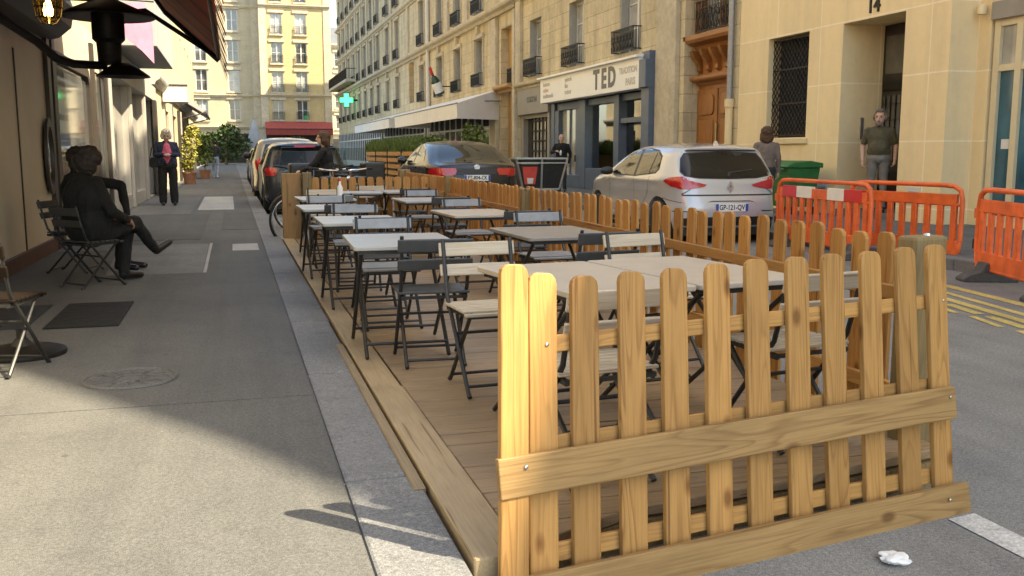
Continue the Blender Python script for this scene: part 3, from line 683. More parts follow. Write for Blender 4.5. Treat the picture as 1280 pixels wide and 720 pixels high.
# blue shop: part of the ground floor
s0, s1 = U(33.1), U(23.95)
m = MB(); m.box((s0,.02,.13), (s0+.35,.40,3.0)); m.box((s1-.50,-.30,.13), (s1,.40,3.98)); m.box((s0+2.95,.0,.13), (s0+3.5,.4,3.0)); m.box((s0+.35,.0,.13), (s0+2.95,.3,.55)); m.box((s0+3.5,.02,.13), (s1-.5,.4,.80))
m.box((s0+5.95,.0,.8),(s0+6.35,.4,3.0)); m.box((s0+.35,.1,2.75),(s0+2.95,.4,3.0)); m.box((s0+3.5,.1,2.8),(s1-.5,.4,3.0)); m.box((s0+.35,.04,.55),(s0+.75,.3,2.75)); m.box((s0+2.5,.04,.55),(s0+2.95,.3,2.75)); m.box((s0+6.35,.05,2.15),(s1-.5,.3,2.3))
sf = m.build('shopfront', FAC['blue'], b, bevel=.01)
m = MB(); m.box((s0+.35,.45,.0), (s1-.5,.5,.8)); m.box((s0,3.2,.1),(s1,3.25,3.1)); m.box((s0,.45,3.0),(s1,3.2,3.05)); m.box((s0,.4,.05),(s0+.04,3.2,3.05)); m.box((s1-.04,.4,.05),(s1,3.2,3.05)); m.build('shop_interior', M_('shop interior paint', (.70,.62,.45), .8, 0, .25, 1.2), sf)
m = MB(); m.box((s0,.45,.1),(s1,3.2,.14)); m.build('shop_floor', MT['deck'], sf)
m = MB(); m.box((s0+.75,.2,.55), (s0+2.5,.212,2.75)); m.build('pane', FAC['curtain'], sf)
m = MB(); m.box((s0+1.55,.16,.55),(s0+1.66,.22,2.75)); m.build('door_mullion', FAC['blue'], sf)
m = MB(); m.tube([(s0+2.62,-.01,1.0),(s0+2.62,-.01,1.22)], .025, 8); m.build('door_handle', MT['iron'], sf)
m = MB(); m.box((s0+3.5,.25,.80), (s0+5.95,.262,2.8)); m.box((s0+6.35,.25,.8), (s1-.5,.262,2.8)); m.build('pane', FAC['pane'], sf)
m = MB()
for k in range(7):   # things on display inside
    x = s0+3.7+k*.33; h_ = .25+.12*((k*37)%5); m.box((x,.9+.1*(k%3),.85),(x+.2,1.2+.1*(k%3),.95+h_))
m.box((s0+3.6,1.7,.14),(s0+5.4,2.2,1.3)); m.box((s0+4.7,2.6,.14),(s0+5.5,3.1,2.2)); m.build('shop_display', MT['post'], sf, bevel=.01)
m = MB()
for k in range(3): m.lathe([(0,.12),(.16,0),(.18,.02),(.02,.16),(.01,1.0)], 12, T(s0+4.0+k*.7,1.4,2.05))
m.build('added_pendant_lamp', EMIT('added shop glow', (1,.85,.6), 8), sf, smooth=True)  # glowing pendants added to brighten the shop interior
m = MB(); m.box((s0+.02,-.40,3.02), (s1-.42,-.02,3.84)); sg = m.build('sign_board', FAC['sign'], b, bevel=.006)
m = MB(); m.prism([(-.52,3.84),(-.52,3.90),(.0,3.96),(.0,3.84)], s0-.03, s1-.38, 'x'); m.build('sign_ledge', FAC['sign'], b)
m = MB(); m.box((s1-.418,-.42,3.02),(s1+.02,-.0,3.76)); m.build('sign_return', FAC['blue'], b, bevel=.01)
ZF = -.403
TR = lambda u, z: T(u, ZF, z) @ RX(R(90))
for ch_, du in (('T',-.62),('E',0),('D',.62)): text('lettering', ch_, .78, FAC['lettergrey'], sg, TR(U(26.95)+du,3.43), .012, .030)
text('lettering', 'TRADITION', .24, FAC['faint'], sg, TR(U(24.95)-.2,3.55), .003, .006)
text('lettering', 'PARIS', .27, FAC['faint'], sg, TR(U(24.85)-.12,3.23), .003, .008)
for k, (a, mt) in enumerate((('boissons', 'faint'), ('cuisine', 'faintred'), ('traditionnelle', 'faint'))):
    text('lettering', a, .21, FAC[mt], sg, TR(U(32.75),3.64-k*.20), .003, .004, 'LEFT')
for k, a in enumerate(('epicerie', 'fine', 'traiteur')):
    text('lettering', a, .21, FAC['faint'], sg, TR(U(30.45),3.66-k*.20), .003, .004, 'LEFT')
# small grey shop with a gridded window
c0, c1 = U(37.15), U(33.25)
m = MB(); m.box((c0,-.06,2.75), (c1-.02,.3,3.72)); gs = m.build('sign_board', FAC['greysign'], b, bevel=.01)
text('lettering', 'CUISSON', .30, FAC['lettergrey'], gs, T((c0+c1)/2,-.063,3.28) @ RX(R(90)), .01, .004)
m = MB(); m.box((c0,.1,.13), (c0+.35,.4,2.75)); m.box((c1-.25,.0,.13), (c1,.4,2.75)); m.box((c0+.35,.12,.13),(c1-.25,.4,.5)); m.box((c0+.35,.12,2.6),(c1-.25,.4,2.75)); sf = m.build('shopfront', FAC['greysign'], b)
m = MB(); m.box((c0+.35,.3,.5), (c0+.95,.32,2.6)); m.build('doorway', FAC['inside'], sf)
m = MB(); m.box((c0+.95,.3,.5), (c1-.25,.312,2.6)); m.build('pane', FAC['curtain'], sf)
m = MB()
for k in range(7): x = c0+.95+(c1-.25-c0-.95)*k/6; m.box((x-.03,.25,.5),(x+.03,.3,2.6))
for k in range(6): z = .6+k*.38; m.box((c0+.95,.255,z-.03),(c1-.25,.295,z+.03))
m.build('window_bars', MT['iron'], sf)

# ---- the row up the street
def haus(label, ynear, yfar, cols, brown=(), H=17.9, mat='haus2', ground=True, floors=((4.3,2.1),(7.55,2.55),(11.0,2.3),(14.2,2.2)), pil=True, dpt=10):
    b = thing('apartment_building', label, 'building', (11,yfar,0), R(-90)); U = lambda y: yfar-y; W = U(ynear)
    ops = []
    for (z, h) in floors:
        for y in cols: ops.append((U(y)-.74, U(y)+.74, z, z+h))
    for y, w_, z0, z1 in brown: ops.append((U(y)-w_/2, U(y)+w_/2, z0, z1))
    m = MB(); wall(m, 0, W, 0, H, ops, .38); shell(m, 0, W, H, dpt); m.build('wall', FAC[mat], b)
    for (z, h) in floors:
        for y in cols:
            window(b, U(y), z, 1.46, h, .32, 'curtain' if (int(y*7+z) % 3) else 'glass', True)
            balcony(b, U(y), z-.02, 1.6, .56 if z < 7 else .62, .22, fancy=False)
    for (z, h) in floors:
        for y in cols:
            m = MB(); u = U(y); m.box((u-.90,-.06,z+.02),(u-.76,0,z+h+.05)); m.box((u+.76,-.06,z+.02),(u+.90,0,z+h+.05)); m.box((u-.95,-.10,z+h+.02),(u+.95,0,z+h+.20)); m.prism([(u-.14,z+h+.2),(u+.14,z+h+.2),(u+.2,z+h+.55),(u-.2,z+h+.55)], -.16, 0, 'y'); m.build('window_surround', FAC['trim'], b)
    for y, w_, z0, z1 in brown:
        m = MB(); m.box((U(y)-w_/2+.01,.32,z0), (U(y)+w_/2-.01,.37,z1)); d = m.build('tall_door', FAC['ochre'], b)
        m = MB(); m.box((U(y)+w_*.05,.30,z0+3.2 if z1-z0 > 3 else z0+.3), (U(y)+w_*.35,.319,z1-.5)); m.build('pane', FAC['glass'], d)
        m = MB(); m.prism(CORN(3.75,.35,.3), U(y)-w_/2-.2, U(y)+w_/2+.2, 'x', T(0,.0,0)); m.build('door_cornice', FAC['ochre'], d) if z0 < 2 else None
        if z0 < 2: o = balcony(b, U(y)+.1, 4.12, w_*.8, .62, .1, False); o.location.y = .28
    for z, d_, h_ in ((6.98,.40,.34),(10.35,.25,.25),(13.55,.25,.22),(H-.5,.6,.5)): profile_band(b, 'cornice', 0, W, CORN(z,d_,h_), FAC['trim'])
    if pil:
        m = MB()
        for a, c in zip(sorted(cols), sorted(cols)[1:]):
            if c-a > 3: u = U((a+c)/2); m.box((u-.28,-.12,7.35), (u+.28,0,H-.5))
        m.pieces('pilaster', FAC['trim'], b)
    m = MB(); m.add([(0,.3,H),(W,.3,H),(W,2.2,H+2.6),(0,2.2,H+2.6),(W,dpt-.3,H+2.6),(0,dpt-.3,H+2.6)], [(0,1,2,3),(3,2,4,5)]); m.quad((0,.3,H),(0,2.2,H+2.6),(0,dpt-.3,H+2.6),(0,dpt-.3,H)); m.quad((W,.3,H),(W,dpt-.3,H),(W,dpt-.3,H+2.6),(W,2.2,H+2.6)); rf = m.build('roof', FAC['zinc'], b)
    m = MB()
    for k in range(2): m.box((W*(.25+.5*k)-.6,4,H+2.6),(W*(.25+.5*k)+.6,4.7,H+4)); 
    m.build('chimney', FAC['far2'], rf)
    return b, U
b, U = haus('stone apartment building with a cafe awning next to the tall ochre door', 37.22, 55.0, [43.45,47.8,52.1], [(38.75,2.0,.13,6.4)], mat='haus')
m = MB(); m.box((U(37.6),-.16,0),(U(37.24),0,6.9)); m.box((U(41.0),-.16,0),(U(40.1),0,6.9)); m.pieces('pilaster', FAC['trim'], b, bevel=.015)
m = MB(); m.tube([(U(54.9),-.12,.2),(U(54.9),-.12,17)], .11, 8); m.build('drain_pipe', FAC['frame'], b, smooth=True)
def cafefront(b, U, ya, yb):
    m = MB(); u0, u1 = U(yb), U(ya); m.box((u0,-.10,.13),(u1,-.02,3.1)); f = m.build('shopfront', FAC['inside'], b)
    m = MB(); n = max(2, int((u1-u0)/1.25))
    for k in range(n+1): x = u0+(u1-u0)*k/n; m.box((x-.06,-.16,.13),(x+.06,-.10,3.1))
    m.box((u0,-.15,2.35),(u1,-.10,2.45)); m.box((u0,-.15,.13),(u1,-.10,.6)); m.build('shop_frame', FAC['frame'], f)
    m = MB(); m.box((u0+.05,-.115,.6),(u1-.05,-.103,2.35)); m.build('pane', FAC['glass'], f)
cafefront(b, U, 41.1, 54.5)
b, U = haus('stone apartment building with a narrow brown window above the second awning', 55.02, 72.0, [57.2,66.0,70.3], [(60.8,1.7,4.4,6.9)], H=17.6)
cafefront(b, U, 56, 71.5)
b, U = haus('far stone corner building with a long green planted balcony', 72.02, 104.0, [74.9,78.6,82.4,86.2,90.0,93.8,97.6,101.3], [], H=17.9, mat='haus')
cafefront(b, U, 73, 103)
m = MB(); u0, u1 = U(104), U(88); m.box((u0,-1.0,7.6),(u1,0,7.85)); m.build('balcony_slab', FAC['trim'], b)
m = MB(); m.bar((u0,-.96,8.75),(u1,-.96,8.75),.06,.06); m.bar((u1,-.96,8.75),(u1,0,8.75),.06,.06)
for k in range(81): x = u0+(u1-u0)*k/80; m.bar((x,-.96,7.85),(x,-.96,8.75),.03,.03,(0,1,0))
m.build('balcony_railing', MT['iron'], b)
# ---------------------------------------------------------------- left side of the street
LF = dict(
 panel = M_('beige cafe panel', (.60,.53,.40), .5, 0, .06, 3, .05, dirt=.12),
 panel_d = M_('dark cafe trim', (.045,.035,.028), .45, 0, .2, 4),
 wallc = STONE('sunlit cream wall', (.52,.44,.29), (.5,.42,.28), 1.1, .5, var=.1, bump=.3, dirt=.25),
 whiteshop = M_('white shop paint', (.44,.41,.36), .6, 0, .08, 3, dirt=.15),
 oriel = M_('grey render', (.36,.355,.35), .8, 0, .08, 3, .1, dirt=.15),
 cloth = M_('pale curtain', (.46,.46,.43), .85, 0, .15, 3),
 pink = M_('pink poster paper', (.50,.22,.33), .7, 0, .2, 5),
 lampglass = EMIT('lit bulb', (1,.72,.32), 9),
)
LF['cage'] = PANE('amber lamp glass', (1,.82,.5), .6)
# cafe
b = thing('cafe_building', 'beige panelled cafe with big reflecting windows behind the seated customers', 'building', (-2.1,2.0,0), R(90)); V = lambda y: y-2.0
ops = [(V(13.35),V(16.45),.85,2.52),(V(17.0),V(18.4),.35,2.6)]
m = MB(); wall(m, 0, V(18.6), 0, 3.2, ops, .14); m.mi = 1; wall(m, 0, V(18.6), 3.2, 17.5, [(V(y)-.6,V(y)+.6,z,z+2.1) for y in (6,10,14,17) for z in (4.4,7.6,10.8,14)], .3); shell(m, 0, V(18.6), 17.5, 9); m.build('wall', [LF['panel'], LF['wallc']], b)
for y in (6,10,14,17):
    for z in (4.4,7.6,10.8,14): window(b, V(y), z, 1.2, 2.1, .25, 'glass', True)
for a, c, z0, z1 in ops:
    m = MB(); m.box((a,.03,z0),(c,.042,z1)); m.build('pane', FAC['glass'], b)
m = MB(); a, c, z0, z1 = ops[0]
fr = rrect(a-.05,z0-.05,c+.05,z1+.05,.22,5); inn = rrect(a+.08,z0+.08,c-.08,z1-.08,.16,5)
n = len(fr); v = [(p[0],-.02,p[1]) for p in fr]+[(p[0],-.02,p[1]) for p in inn]+[(p[0],.10,p[1]) for p in fr]+[(p[0],.10,p[1]) for p in inn]
f = []
for i in range(n): j=(i+1)%n; f += [(i,j,n+j,n+i),(n+i,n+j,3*n+j,3*n+i),(2*n+i,2*n+j,j,i)]
m.add(v, f); m.build('window_frame', LF['panel_d'], b)
m = MB()
for y in (12.75, 13.1, 16.75, 18.45): m.box((V(y)-.10,-.05,.13),(V(y)+.10,-.0,3.0))
for y in (11.0, 9.2, 7.4): m.box((V(y)-.02,-.012,.13),(V(y)+.02,-.0,2.35))
m.pieces('panel_strip', LF['panel_d'], b, bevel=.006)
m = MB(); m.prism([(-.0,2.62),(-.16,2.66),(-.30,2.78),(-.34,3.0),(-.30,3.12),(0,3.12)], 0, V(12.9), 'x'); m.build('cornice', LF['panel_d'], b)
m = MB(); m.box((0,-.04,.13),(V(13),-.001,.28)); m.build('skirting', M_('red brown plinth', (.10,.045,.03), .6), b)
m = MB(); m.lathe([(.30,0),(.36,.02),(.36,.05),(.28,.05),(.27,.02)], 24, T(V(12.45),-.012,1.25) @ RX(R(90)) @ Matrix.Diagonal((.72,1.25,1,1))); o = m.build('round_window', LF['panel_d'], b, smooth=True)
m = MB(); m.lathe([(0,.03),(.28,.022)], 24, T(V(12.45),-.012,1.25) @ RX(R(90)) @ Matrix.Diagonal((.72,1.25,1,1))); m.build('pane', FAC['glass'], o, smooth=True)
# shop with pale curtains and the sunlit houses after it
b = thing('shop_building', 'narrow shop with white curtained windows beyond the cafe', 'building', (-2.1,18.6,0), R(90)); V = lambda y: y-18.6
ops = [(V(18.9),V(22.2),.4,2.7),(V(22.6),V(25.6),.4,2.7),(V(26.2),V(28.4),.15,2.7)]
m = MB(); wall(m, 0, V(29.2), 0, 17.2, ops+[(V(y)-.6,V(y)+.6,z,z+2.1) for y in (20.5,24.5,27.5) for z in (4.4,7.6,10.8,14)], .3); shell(m, 0, V(29.2), 17.2, 9); m.build('wall', LF['whiteshop'], b)
for y in (20.5,24.5,27.5):
    for z in (4.4,7.6,10.8,14): window(b, V(y), z, 1.2, 2.1, .25, 'curtain', True)
m = MB()
for a, c, z0, z1 in ops:
    k = 26
    for i in range(k):
        x0 = a+(c-a)*i/k; x1 = a+(c-a)*(i+1)/k; m.quad((x0,.24+.03*(i%2),z0),(x1,.24+.03*((i+1)%2),z0),(x1,.24+.03*((i+1)%2),z1),(x0,.24+.03*(i%2),z1))
m.build('curtain', LF['cloth'], b)
m = MB()
for a, c, z0, z1 in ops: m.box((a,.12,z0),(c,.13,z1))
m.build('pane', FAC['pane'], b)
m = MB()
for y in (18.75,22.4,25.9,28.7): m.box((V(y)-.14,-.07,.13),(V(y)+.14,0,2.9))
m.box((0,-.10,2.7),(V(29.2),-.002,3.1)); m.build('shop_frame', LF['whiteshop'], b, bevel=.008)
m = MB(); m.box((V(28.0),-.16,.13),(V(28.6),-.08,2.7)); m.build('shop_door', LF['panel_d'], b)
m = MB(); m.box((V(19.9),-.80,3.3),(V(25.2),-.002,6.6)); m.build('oriel', LF['oriel'], b, bevel=.01)
b = thing('apartment_building', 'sunlit cream house on the left behind the white haired woman', 'building', (-2.1,29.2,0), R(90)); V = lambda y: y-29.2
ops = [(V(33.5),V(36.5),.13,2.7),(V(38.5),V(41.5),.4,2.7),(V(44),V(48),.4,2.7),(V(51),V(55),.4,2.7),(V(57),V(60),.4,2.7)]
m = MB(); wall(m, 0, V(62), 0, 17.0, ops+[(V(y)-.6,V(y)+.6,z,z+2.1) for y in (32,36,40,44,48,52,56,60) for z in (4.4,7.6,10.8,14)], .3); shell(m, 0, V(62), 17.0, 9); m.build('wall', LF['wallc'], b)
for y in (32,36,40,44,48,52,56,60):
    for z in (4.4,7.6,10.8,14): window(b, V(y), z, 1.2, 2.1, .25, 'glass', False)
m = MB()
for a, c, z0, z1 in ops: m.box((a,.2,z0),(c,.212,z1))
m.build('pane', FAC['glass'], b)
m = MB()
for y in (33.2,36.8,43.6,48.4,50.6,55.4): m.box((V(y)-.22,-.10,.13),(V(y)+.22,0,3.0))
m.pieces('pilaster', LF['whiteshop'], b)
m = MB(); m.box((V(37.3),-.07,.13),(V(38.2),-.001,3.0)); m.box((V(42),-.07,.13),(V(43.2),-.001,3.0)); m.build('shop_door', LF['panel_d'], b)
profile_band(b, 'cornice', 0, V(62), CORN(3.2,.25,.3), LF['whiteshop'])
# signs, small awning, poster on the left
t = thing('box_sign', 'small blank white box sign sticking out of the sunlit wall', 'sign', (-2.1,33.0,2.9))
m = MB(); m.box((0.05,-.10,.0),(.78,.10,.50)); m.build('sign_face', FAC['sign'], t, bevel=.01)
m = MB(); m.box((.0,-.12,.5),(.81,.12,.55)); m.box((.0,-.12,-.04),(.81,.12,.0)); m.pieces('sign_frame', LF['panel_d'], t)
t = thing('shop_awning', 'small grey awning over a shop far down the left pavement', 'awning', (-2.1,44,0), 0)
m = MB(); m.prism([(0,3.75),(1.05,3.1),(1.05,2.95),(0,3.6)], 0, 8, 'y'); m.build('fabric', LF['oriel'], t)
m = MB(); m.tube([(1.05,-.05,3.0),(1.05,8.05,3.0)], .06, 8); m.tube([(0,0,2.7),(1.05,0,3.0)], .03, 6); m.tube([(0,8,2.7),(1.05,8,3.0)], .03, 6); m.build('awning_frame', LF['panel_d'], t)
t = thing('hanging_poster', 'pink poster hanging from the cafe beside the black wide shaded lamp', 'poster', (-1.36,17.6,0), R(12))
m = MB(); m.prism([(-.33,3.75),(.05,3.78),(.16,3.4),(.16,2.78),(-.02,2.98),(-.42,3.32),(-.33,3.4)], -.006, .006, 'y'); m.build('paper', LF['pink'], t)
m = MB(); m.tube([(-.5,0,3.8),(.2,0,3.8)], .014, 6); m.build('rod', MT['iron'], t)
# red awning of the cafe
t = thing('cafe_awning', 'dark red striped awning with scalloped edge hanging over the left pavement', 'awning', (-2.1,0,0))
m = MB(); ya, yb = 5.2, 13.6; k = 28
AP = [(0,4.9),(.6,4.1),(1.15,3.42),(1.34,3.13),(1.66,2.83),(1.98,2.53),(1.98,2.53)]
A = lambda i, j: (AP[int(round(j*6))][0], ya+(yb-ya)*i/k, AP[int(round(j*6))][1])
for i in range(k):
    m.mi = 0 if (i % 4) < 3 else 1
    for j in range(5): m.quad(A(i,j/6),A(i+1,j/6),A(i+1,(j+1)/6),A(i,(j+1)/6))
m.build('fabric', [FAC['redawn'], M_('darker awning stripe', (.15,.03,.025), .85, 0, .2, 4)], t, recalc=False)
m = MB()
for i in range(k*2):
    y0 = ya+(yb-ya)*i/(k*2); y1 = ya+(yb-ya)*(i+1)/(k*2); x = 1.98; dz = .30
    pts = [(x,y0,2.54)]+[(x+.10+.012*math.sin(i),y0+(y1-y0)*s, 2.54-dz-.045*math.sin(PI*s)) for s in (0,.25,.5,.75,1)]+[(x,y1,2.54)]
    m.mi = 0 if i % 2 else 1; m.add(pts, [tuple(range(len(pts)))])
m.build('valance', [FAC['redawn'], M_('rust awning stripe', (.30,.07,.04), .85, 0, .2, 4)], t, recalc=False)
m = MB(); m.tube([(1.98,ya,2.54),(1.98,yb,2.54)], .03, 8); m.tube([(p[0],yb+.01,p[1]-.03) for p in AP[:6]], .035, 8); m.tube([(p[0],ya,p[1]-.03) for p in AP[:6]], .035, 8)
m.tube([(0,yb-.1,2.95),(1.1,yb-.1,3.1),(1.98,yb-.1,2.52)], .03, 8); m.build('awning_frame', MT['iron'], t, smooth=True)
# lamps under the awning
t = thing('caged_lamp', 'lit amber bulkhead lamp in a wire cage above the cafe terrace', 'lamp', (-1.30,8.2,2.26))
m = MB(); m.lathe([(0,0),(.05,.012),(.085,.06),(.098,.14),(.10,.20)], 20); m.build('glass', LF['cage'], t, smooth=True)
m = MB(); m.lathe([(0,.05),(.028,.06),(.036,.10),(.02,.17),(.02,.2)], 12); m.build('bulb', LF['lampglass'], t, smooth=True)
m = MB()
for a in range(8):
    c, s = math.cos(a*PI/4), math.sin(a*PI/4); m.tube([(.02*c,.02*s,-.004),(.055*c,.055*s,.008),(.09*c,.09*s,.058),(.104*c,.104*s,.14),(.106*c,.106*s,.21)], .005, 5)
for r, z in ((.106,.19),(.105,.12),(.085,.045)): m.tube([(r*math.cos(a*PI/10), r*math.sin(a*PI/10), z) for a in range(20)], .005, 5, closed=True)
m.build('cage', MT['iron'], t)
m = MB(); m.lathe([(.125,.20),(.125,.30),(.09,.34),(0,.35)], 18); m.box((-.85,-.12,.32),(.35,.2,.48)); m.build('housing', MT['iron'], t)
t = thing('heat_lamp', 'black outdoor lamp with two wide round shades on a bent arm over the terrace', 'lamp', (-1.25,11.6,0))
m = MB(); m.lathe([(.03,2.98),(.46,2.79),(.50,2.76),(.48,2.75),(.12,2.80)], 28); m.build('upper_shade', MT['iron'], t, smooth=True)
m = MB(); m.lathe([(.17,2.90),(.17,2.52),(.13,2.48),(.12,2.28),(.10,2.25),(0,2.25)], 20); m.build('lamp_body', MT['iron'], t, smooth=True)
m = MB(); m.lathe([(.08,2.27),(.16,2.22),(.275,2.135),(.285,2.12),(.265,2.12),(.10,2.2)], 28, T(.13,0,0)); m.build('lower_shade', MT['iron'], t, smooth=True)
m = MB(); m.tube([(-.85,-2.5,2.55),(-.72,-1.6,2.50),(-.56,-.9,2.38),(-.46,-.55,2.26),(-.33,-.3,2.225),(-.05,-.02,2.235)], .045, 10); m.tube([(-.85,-.2,2.93),(0,0,2.95)], .035, 8); m.build('bracket_arm', MT['iron'], t, smooth=True)

# ---------------------------------------------------------------- end of the street
def farblock(label, x0, x1, y, H, cols, rows, mat, bal=True, D=10):
    b = thing('apartment_building', label, 'building', (x0,y,0)); W = x1-x0
    ops = [(x-x0-.6, x-x0+.6, z, z+h) for x in cols for z, h in rows]
    m = MB(); wall(m, 0, W, 0, H, ops, .3); shell(m, 0, W, H, D); m.build('wall', FAC[mat], b)
    for x in cols:
        for z, h in rows:
            window(b, x-x0, z, 1.2, h, .2, 'curtain' if int(x*3+z)%2 else 'glass', False, 2)
            if bal: balcony(b, x-x0, z, 1.3, .8, .2, False)
            m = MB(); m.box((x-x0-.85,-.12,z+h+.02),(x-x0+.85,0,z+h+.3)); m.box((x-x0-.75,-.18,z-.2),(x-x0+.75,0,z-.02)); m.build('window_surround', FAC['trim'], b)
    for z, d_, h_ in ((3.9,.35,.3),(7.35,.3,.3),(16.9,.3,.3),(H-.5,.5,.5)): profile_band(b, 'cornice', 0, W, CORN(z,d_,h_), FAC['trim'])
    m = MB(); m.box((-.02,-.08,0),(.75,0,H-.5)); m.box((W-.75,-.08,0),(W+.02,0,H-.5)); m.build('quoins', FAC['trim'], b)
    m = MB(); m.box((.4,-.1,.2),(W-.4,-.01,3.4)); m.build('shopfront', FAC['inside'], b)
    m = MB(); m.box((.1,.4,H),(W-.1,D,H+2.5)); m.build('roof', FAC['zinc'], b); return b
farblock('tall sunlit yellow building closing the street above the dark red awning', 3.3, 10.9, 110, 24, [5.1,7.7], [(4.9,2.1),(7.9,2.2),(11.0,2.2),(14.1,2.2),(17.5,2.2),(20.6,2.0)], 'far')
farblock('pale sunlit building at the far left end of the street', -16, 3.28, 112, 24, [-13.5,-10,-6.4,-2.9,.5], [(4.9,2.2),(8.0,2.3),(11.2,2.3),(14.5,2.3),(17.7,2.2),(20.8,2.0)], 'far2', False)
farblock('pale sliver of building seen between the row and the yellow building', 10.95, 24, 150, 17.5, [13,16,19,22], [(4.9,2.1),(8,2.1),(11.1,2.1),(14.2,2.1)], 'far2', False)
t = thing('cafe_awning', 'dark red awning across the foot of the far yellow building', 'awning', (3.6,110,0))
m = MB(); m.prism([(0,4.7),(-1.6,3.9),(-1.6,3.2),(-1.56,3.2),(-1.56,3.86),(0,4.62)], 0, 7.2, 'x'); m.build('fabric', FAC['redawn'], t)
m = MB(); m.tube([(0,-1.58,3.86),(7.2,-1.58,3.86)], .05, 6); m.build('awning_frame', MT['iron'], t)
t = thing('closed_parasol', 'closed grey parasol standing at the end of the street', 'parasol', (2.25,100,0))
m = MB(); m.lathe([(.05,4.6),(.35,3.9),(.7,2.6),(.85,1.6),(.6,1.6),(0,2.2)], 12); m.build('canopy', LF['oriel'], t)
m = MB(); m.tube([(0,0,0),(0,0,4.7)], .05, 8); m.lathe([(0.4,0),(.4,.1),(0,.12)], 14); m.build('pole', MT['steelgrey'], t)

# awnings, pharmacy cross, bottle sign on the right row
def rawning(label, y0, y1, xo, zt, zb, val):
    t = thing('cafe_awning', label, 'awning', (11,0,0)); dx = xo-11; n = 12
    m = MB()
    pts = [(dx,y0,zb),(dx,y1,zb),(0,y1-.4,zt),(0,y0+1.2,zt)]; m.add(pts+[(p[0],p[1],p[2]-.02) for p in pts],[(0,1,2,3),(7,6,5,4)])
    m.add([(dx,y0,zb),(0,y0+1.2,zt),(0,y0+1.2,zb-val),(dx,y0,zb-val)],[(0,1,2,3)]); m.add([(dx,y1,zb),(0,y1-.4,zt),(0,y1-.4,zb-val),(dx,y1,zb-val)],[(0,1,2,3)])
    m.build('fabric', FAC['awning'], t, recalc=False)
    m = MB(); m.box((dx-.012,y0,zb-val),(dx+.004,y1,zb)); m.build('valance', FAC['awning'], t)
    m = MB(); m.tube([(dx,y0,zb),(dx,y1,zb)], .035, 6)
    for k in range(4): y = y0+.8+(y1-y0-1.6)*k/3; m.tube([(0,y,zt-.5),(dx*.5,y,zb+.15),(dx,y,zb)], .03, 6)
    m.build('awning_frame', MT['steelgrey'], t); return t
rawning('long off white cafe awning behind the black saloon car', 38.9, 54.6, 8.9, 3.95, 3.30, .62)
rawning('second off white awning farther up the right side of the street', 55.4, 71.5, 8.7, 3.9, 3.25, .55)
t = thing('pharmacy_cross', 'lit green pharmacy cross on a bracket high over the far right pavement', 'pharmacy sign', (10.0,88,5.95))
s = .20; L = .58
cr = [(-s,-L),(s,-L),(s,-s),(L,-s),(L,s),(s,s),(s,L),(-s,L),(-s,s),(-L,s),(-L,-s),(-s,-s)]
m = MB(); m.prism([(x*1.12,z*1.12) for x,z in cr], -.10, .10, 'y'); m.build('sign_case', MT['iron'], t)
m = MB(); m.prism(cr, -.13, -.101, 'y'); m.prism(cr, .101, .13, 'y'); m.build('cross_face', EMIT('green neon', (.03,.9,.22), 1.1), t)
m = MB(); m.box((.55,-.05,-.08),(1.0,.05,.08)); m.build('bracket', MT['iron'], t)
t = thing('bottle_sign', 'wine bottle shaped sign with a red neck and white label on the facade', 'sign', (10.35,49.0,4.25))
Mb = RX(R(8)) @ RY(R(-24))
m = MB(); m.lathe([(0,0),(.22,0),(.24,.05),(.24,.72),(.15,.92),(.07,1.0),(.07,1.05)], 16, Mb); m.build('bottle', M_('bottle green', (.02,.045,.03), .15, 0, .1, 4), t, smooth=True)
m = MB(); m.lathe([(.072,1.05),(.08,1.06),(.075,1.45),(0,1.46)], 12, Mb); m.build('bottle_neck', MT['red'], t, smooth=True)
m = MB(); m.lathe([(.243,.12),(.246,.13),(.246,.62),(.243,.63)], 16, Mb); m.build('label', MT['white_cloth'], t, smooth=True)
m = MB(); m.tube([(.05,0,.4),(.65,0,.4)], .03, 6); m.build('bracket', MT['iron'], t)
# ---------------------------------------------------------------- wooden terrace
t = thing('terrace_deck', 'weathered wooden parking bay deck carrying the cafe tables', 'deck', (0,0,0))
m = MB(); rr = random.Random(5); y = 2.62
while y < 13.25:
    x = .775; w_ = .142
    xe = min(2.64, .80+(y+w_-2.70)/.173)
    if xe > x+.1: m.prism([(x,y+.004),(min(2.64,max(x+.1,.80+(y-2.70)/.173)),y+.004),(xe,y+w_-.004),(x,y+w_-.004)], .105, .140+rr.uniform(-.002,.002), 'z')
    y += w_
m.build('deck_boards', MT['deck'], t, bevel=.003)
m = MB()
for a, b_, w_ in ((2.52,4.62,.155),(4.625,7.3,.145),(7.305,10.2,.15),(10.205,13.25,.148)): m.box((.615,a,.06),(.615+w_,b_,.147))
m.build('edge_board', MT['deck_y'], t, bevel=.006, seg=2)
m = MB(); m.box((.560,3.16,.12),(.603,5.80,.140)); m.build('side_batten', MT['deck_y'], t, bevel=.004)
m = MB(); m.prism([(.62,2.66),(2.62,3.02),(2.62,13.24),(.62,13.24)],.0,.095,'z'); m.build('underframe', MT['post'], t)

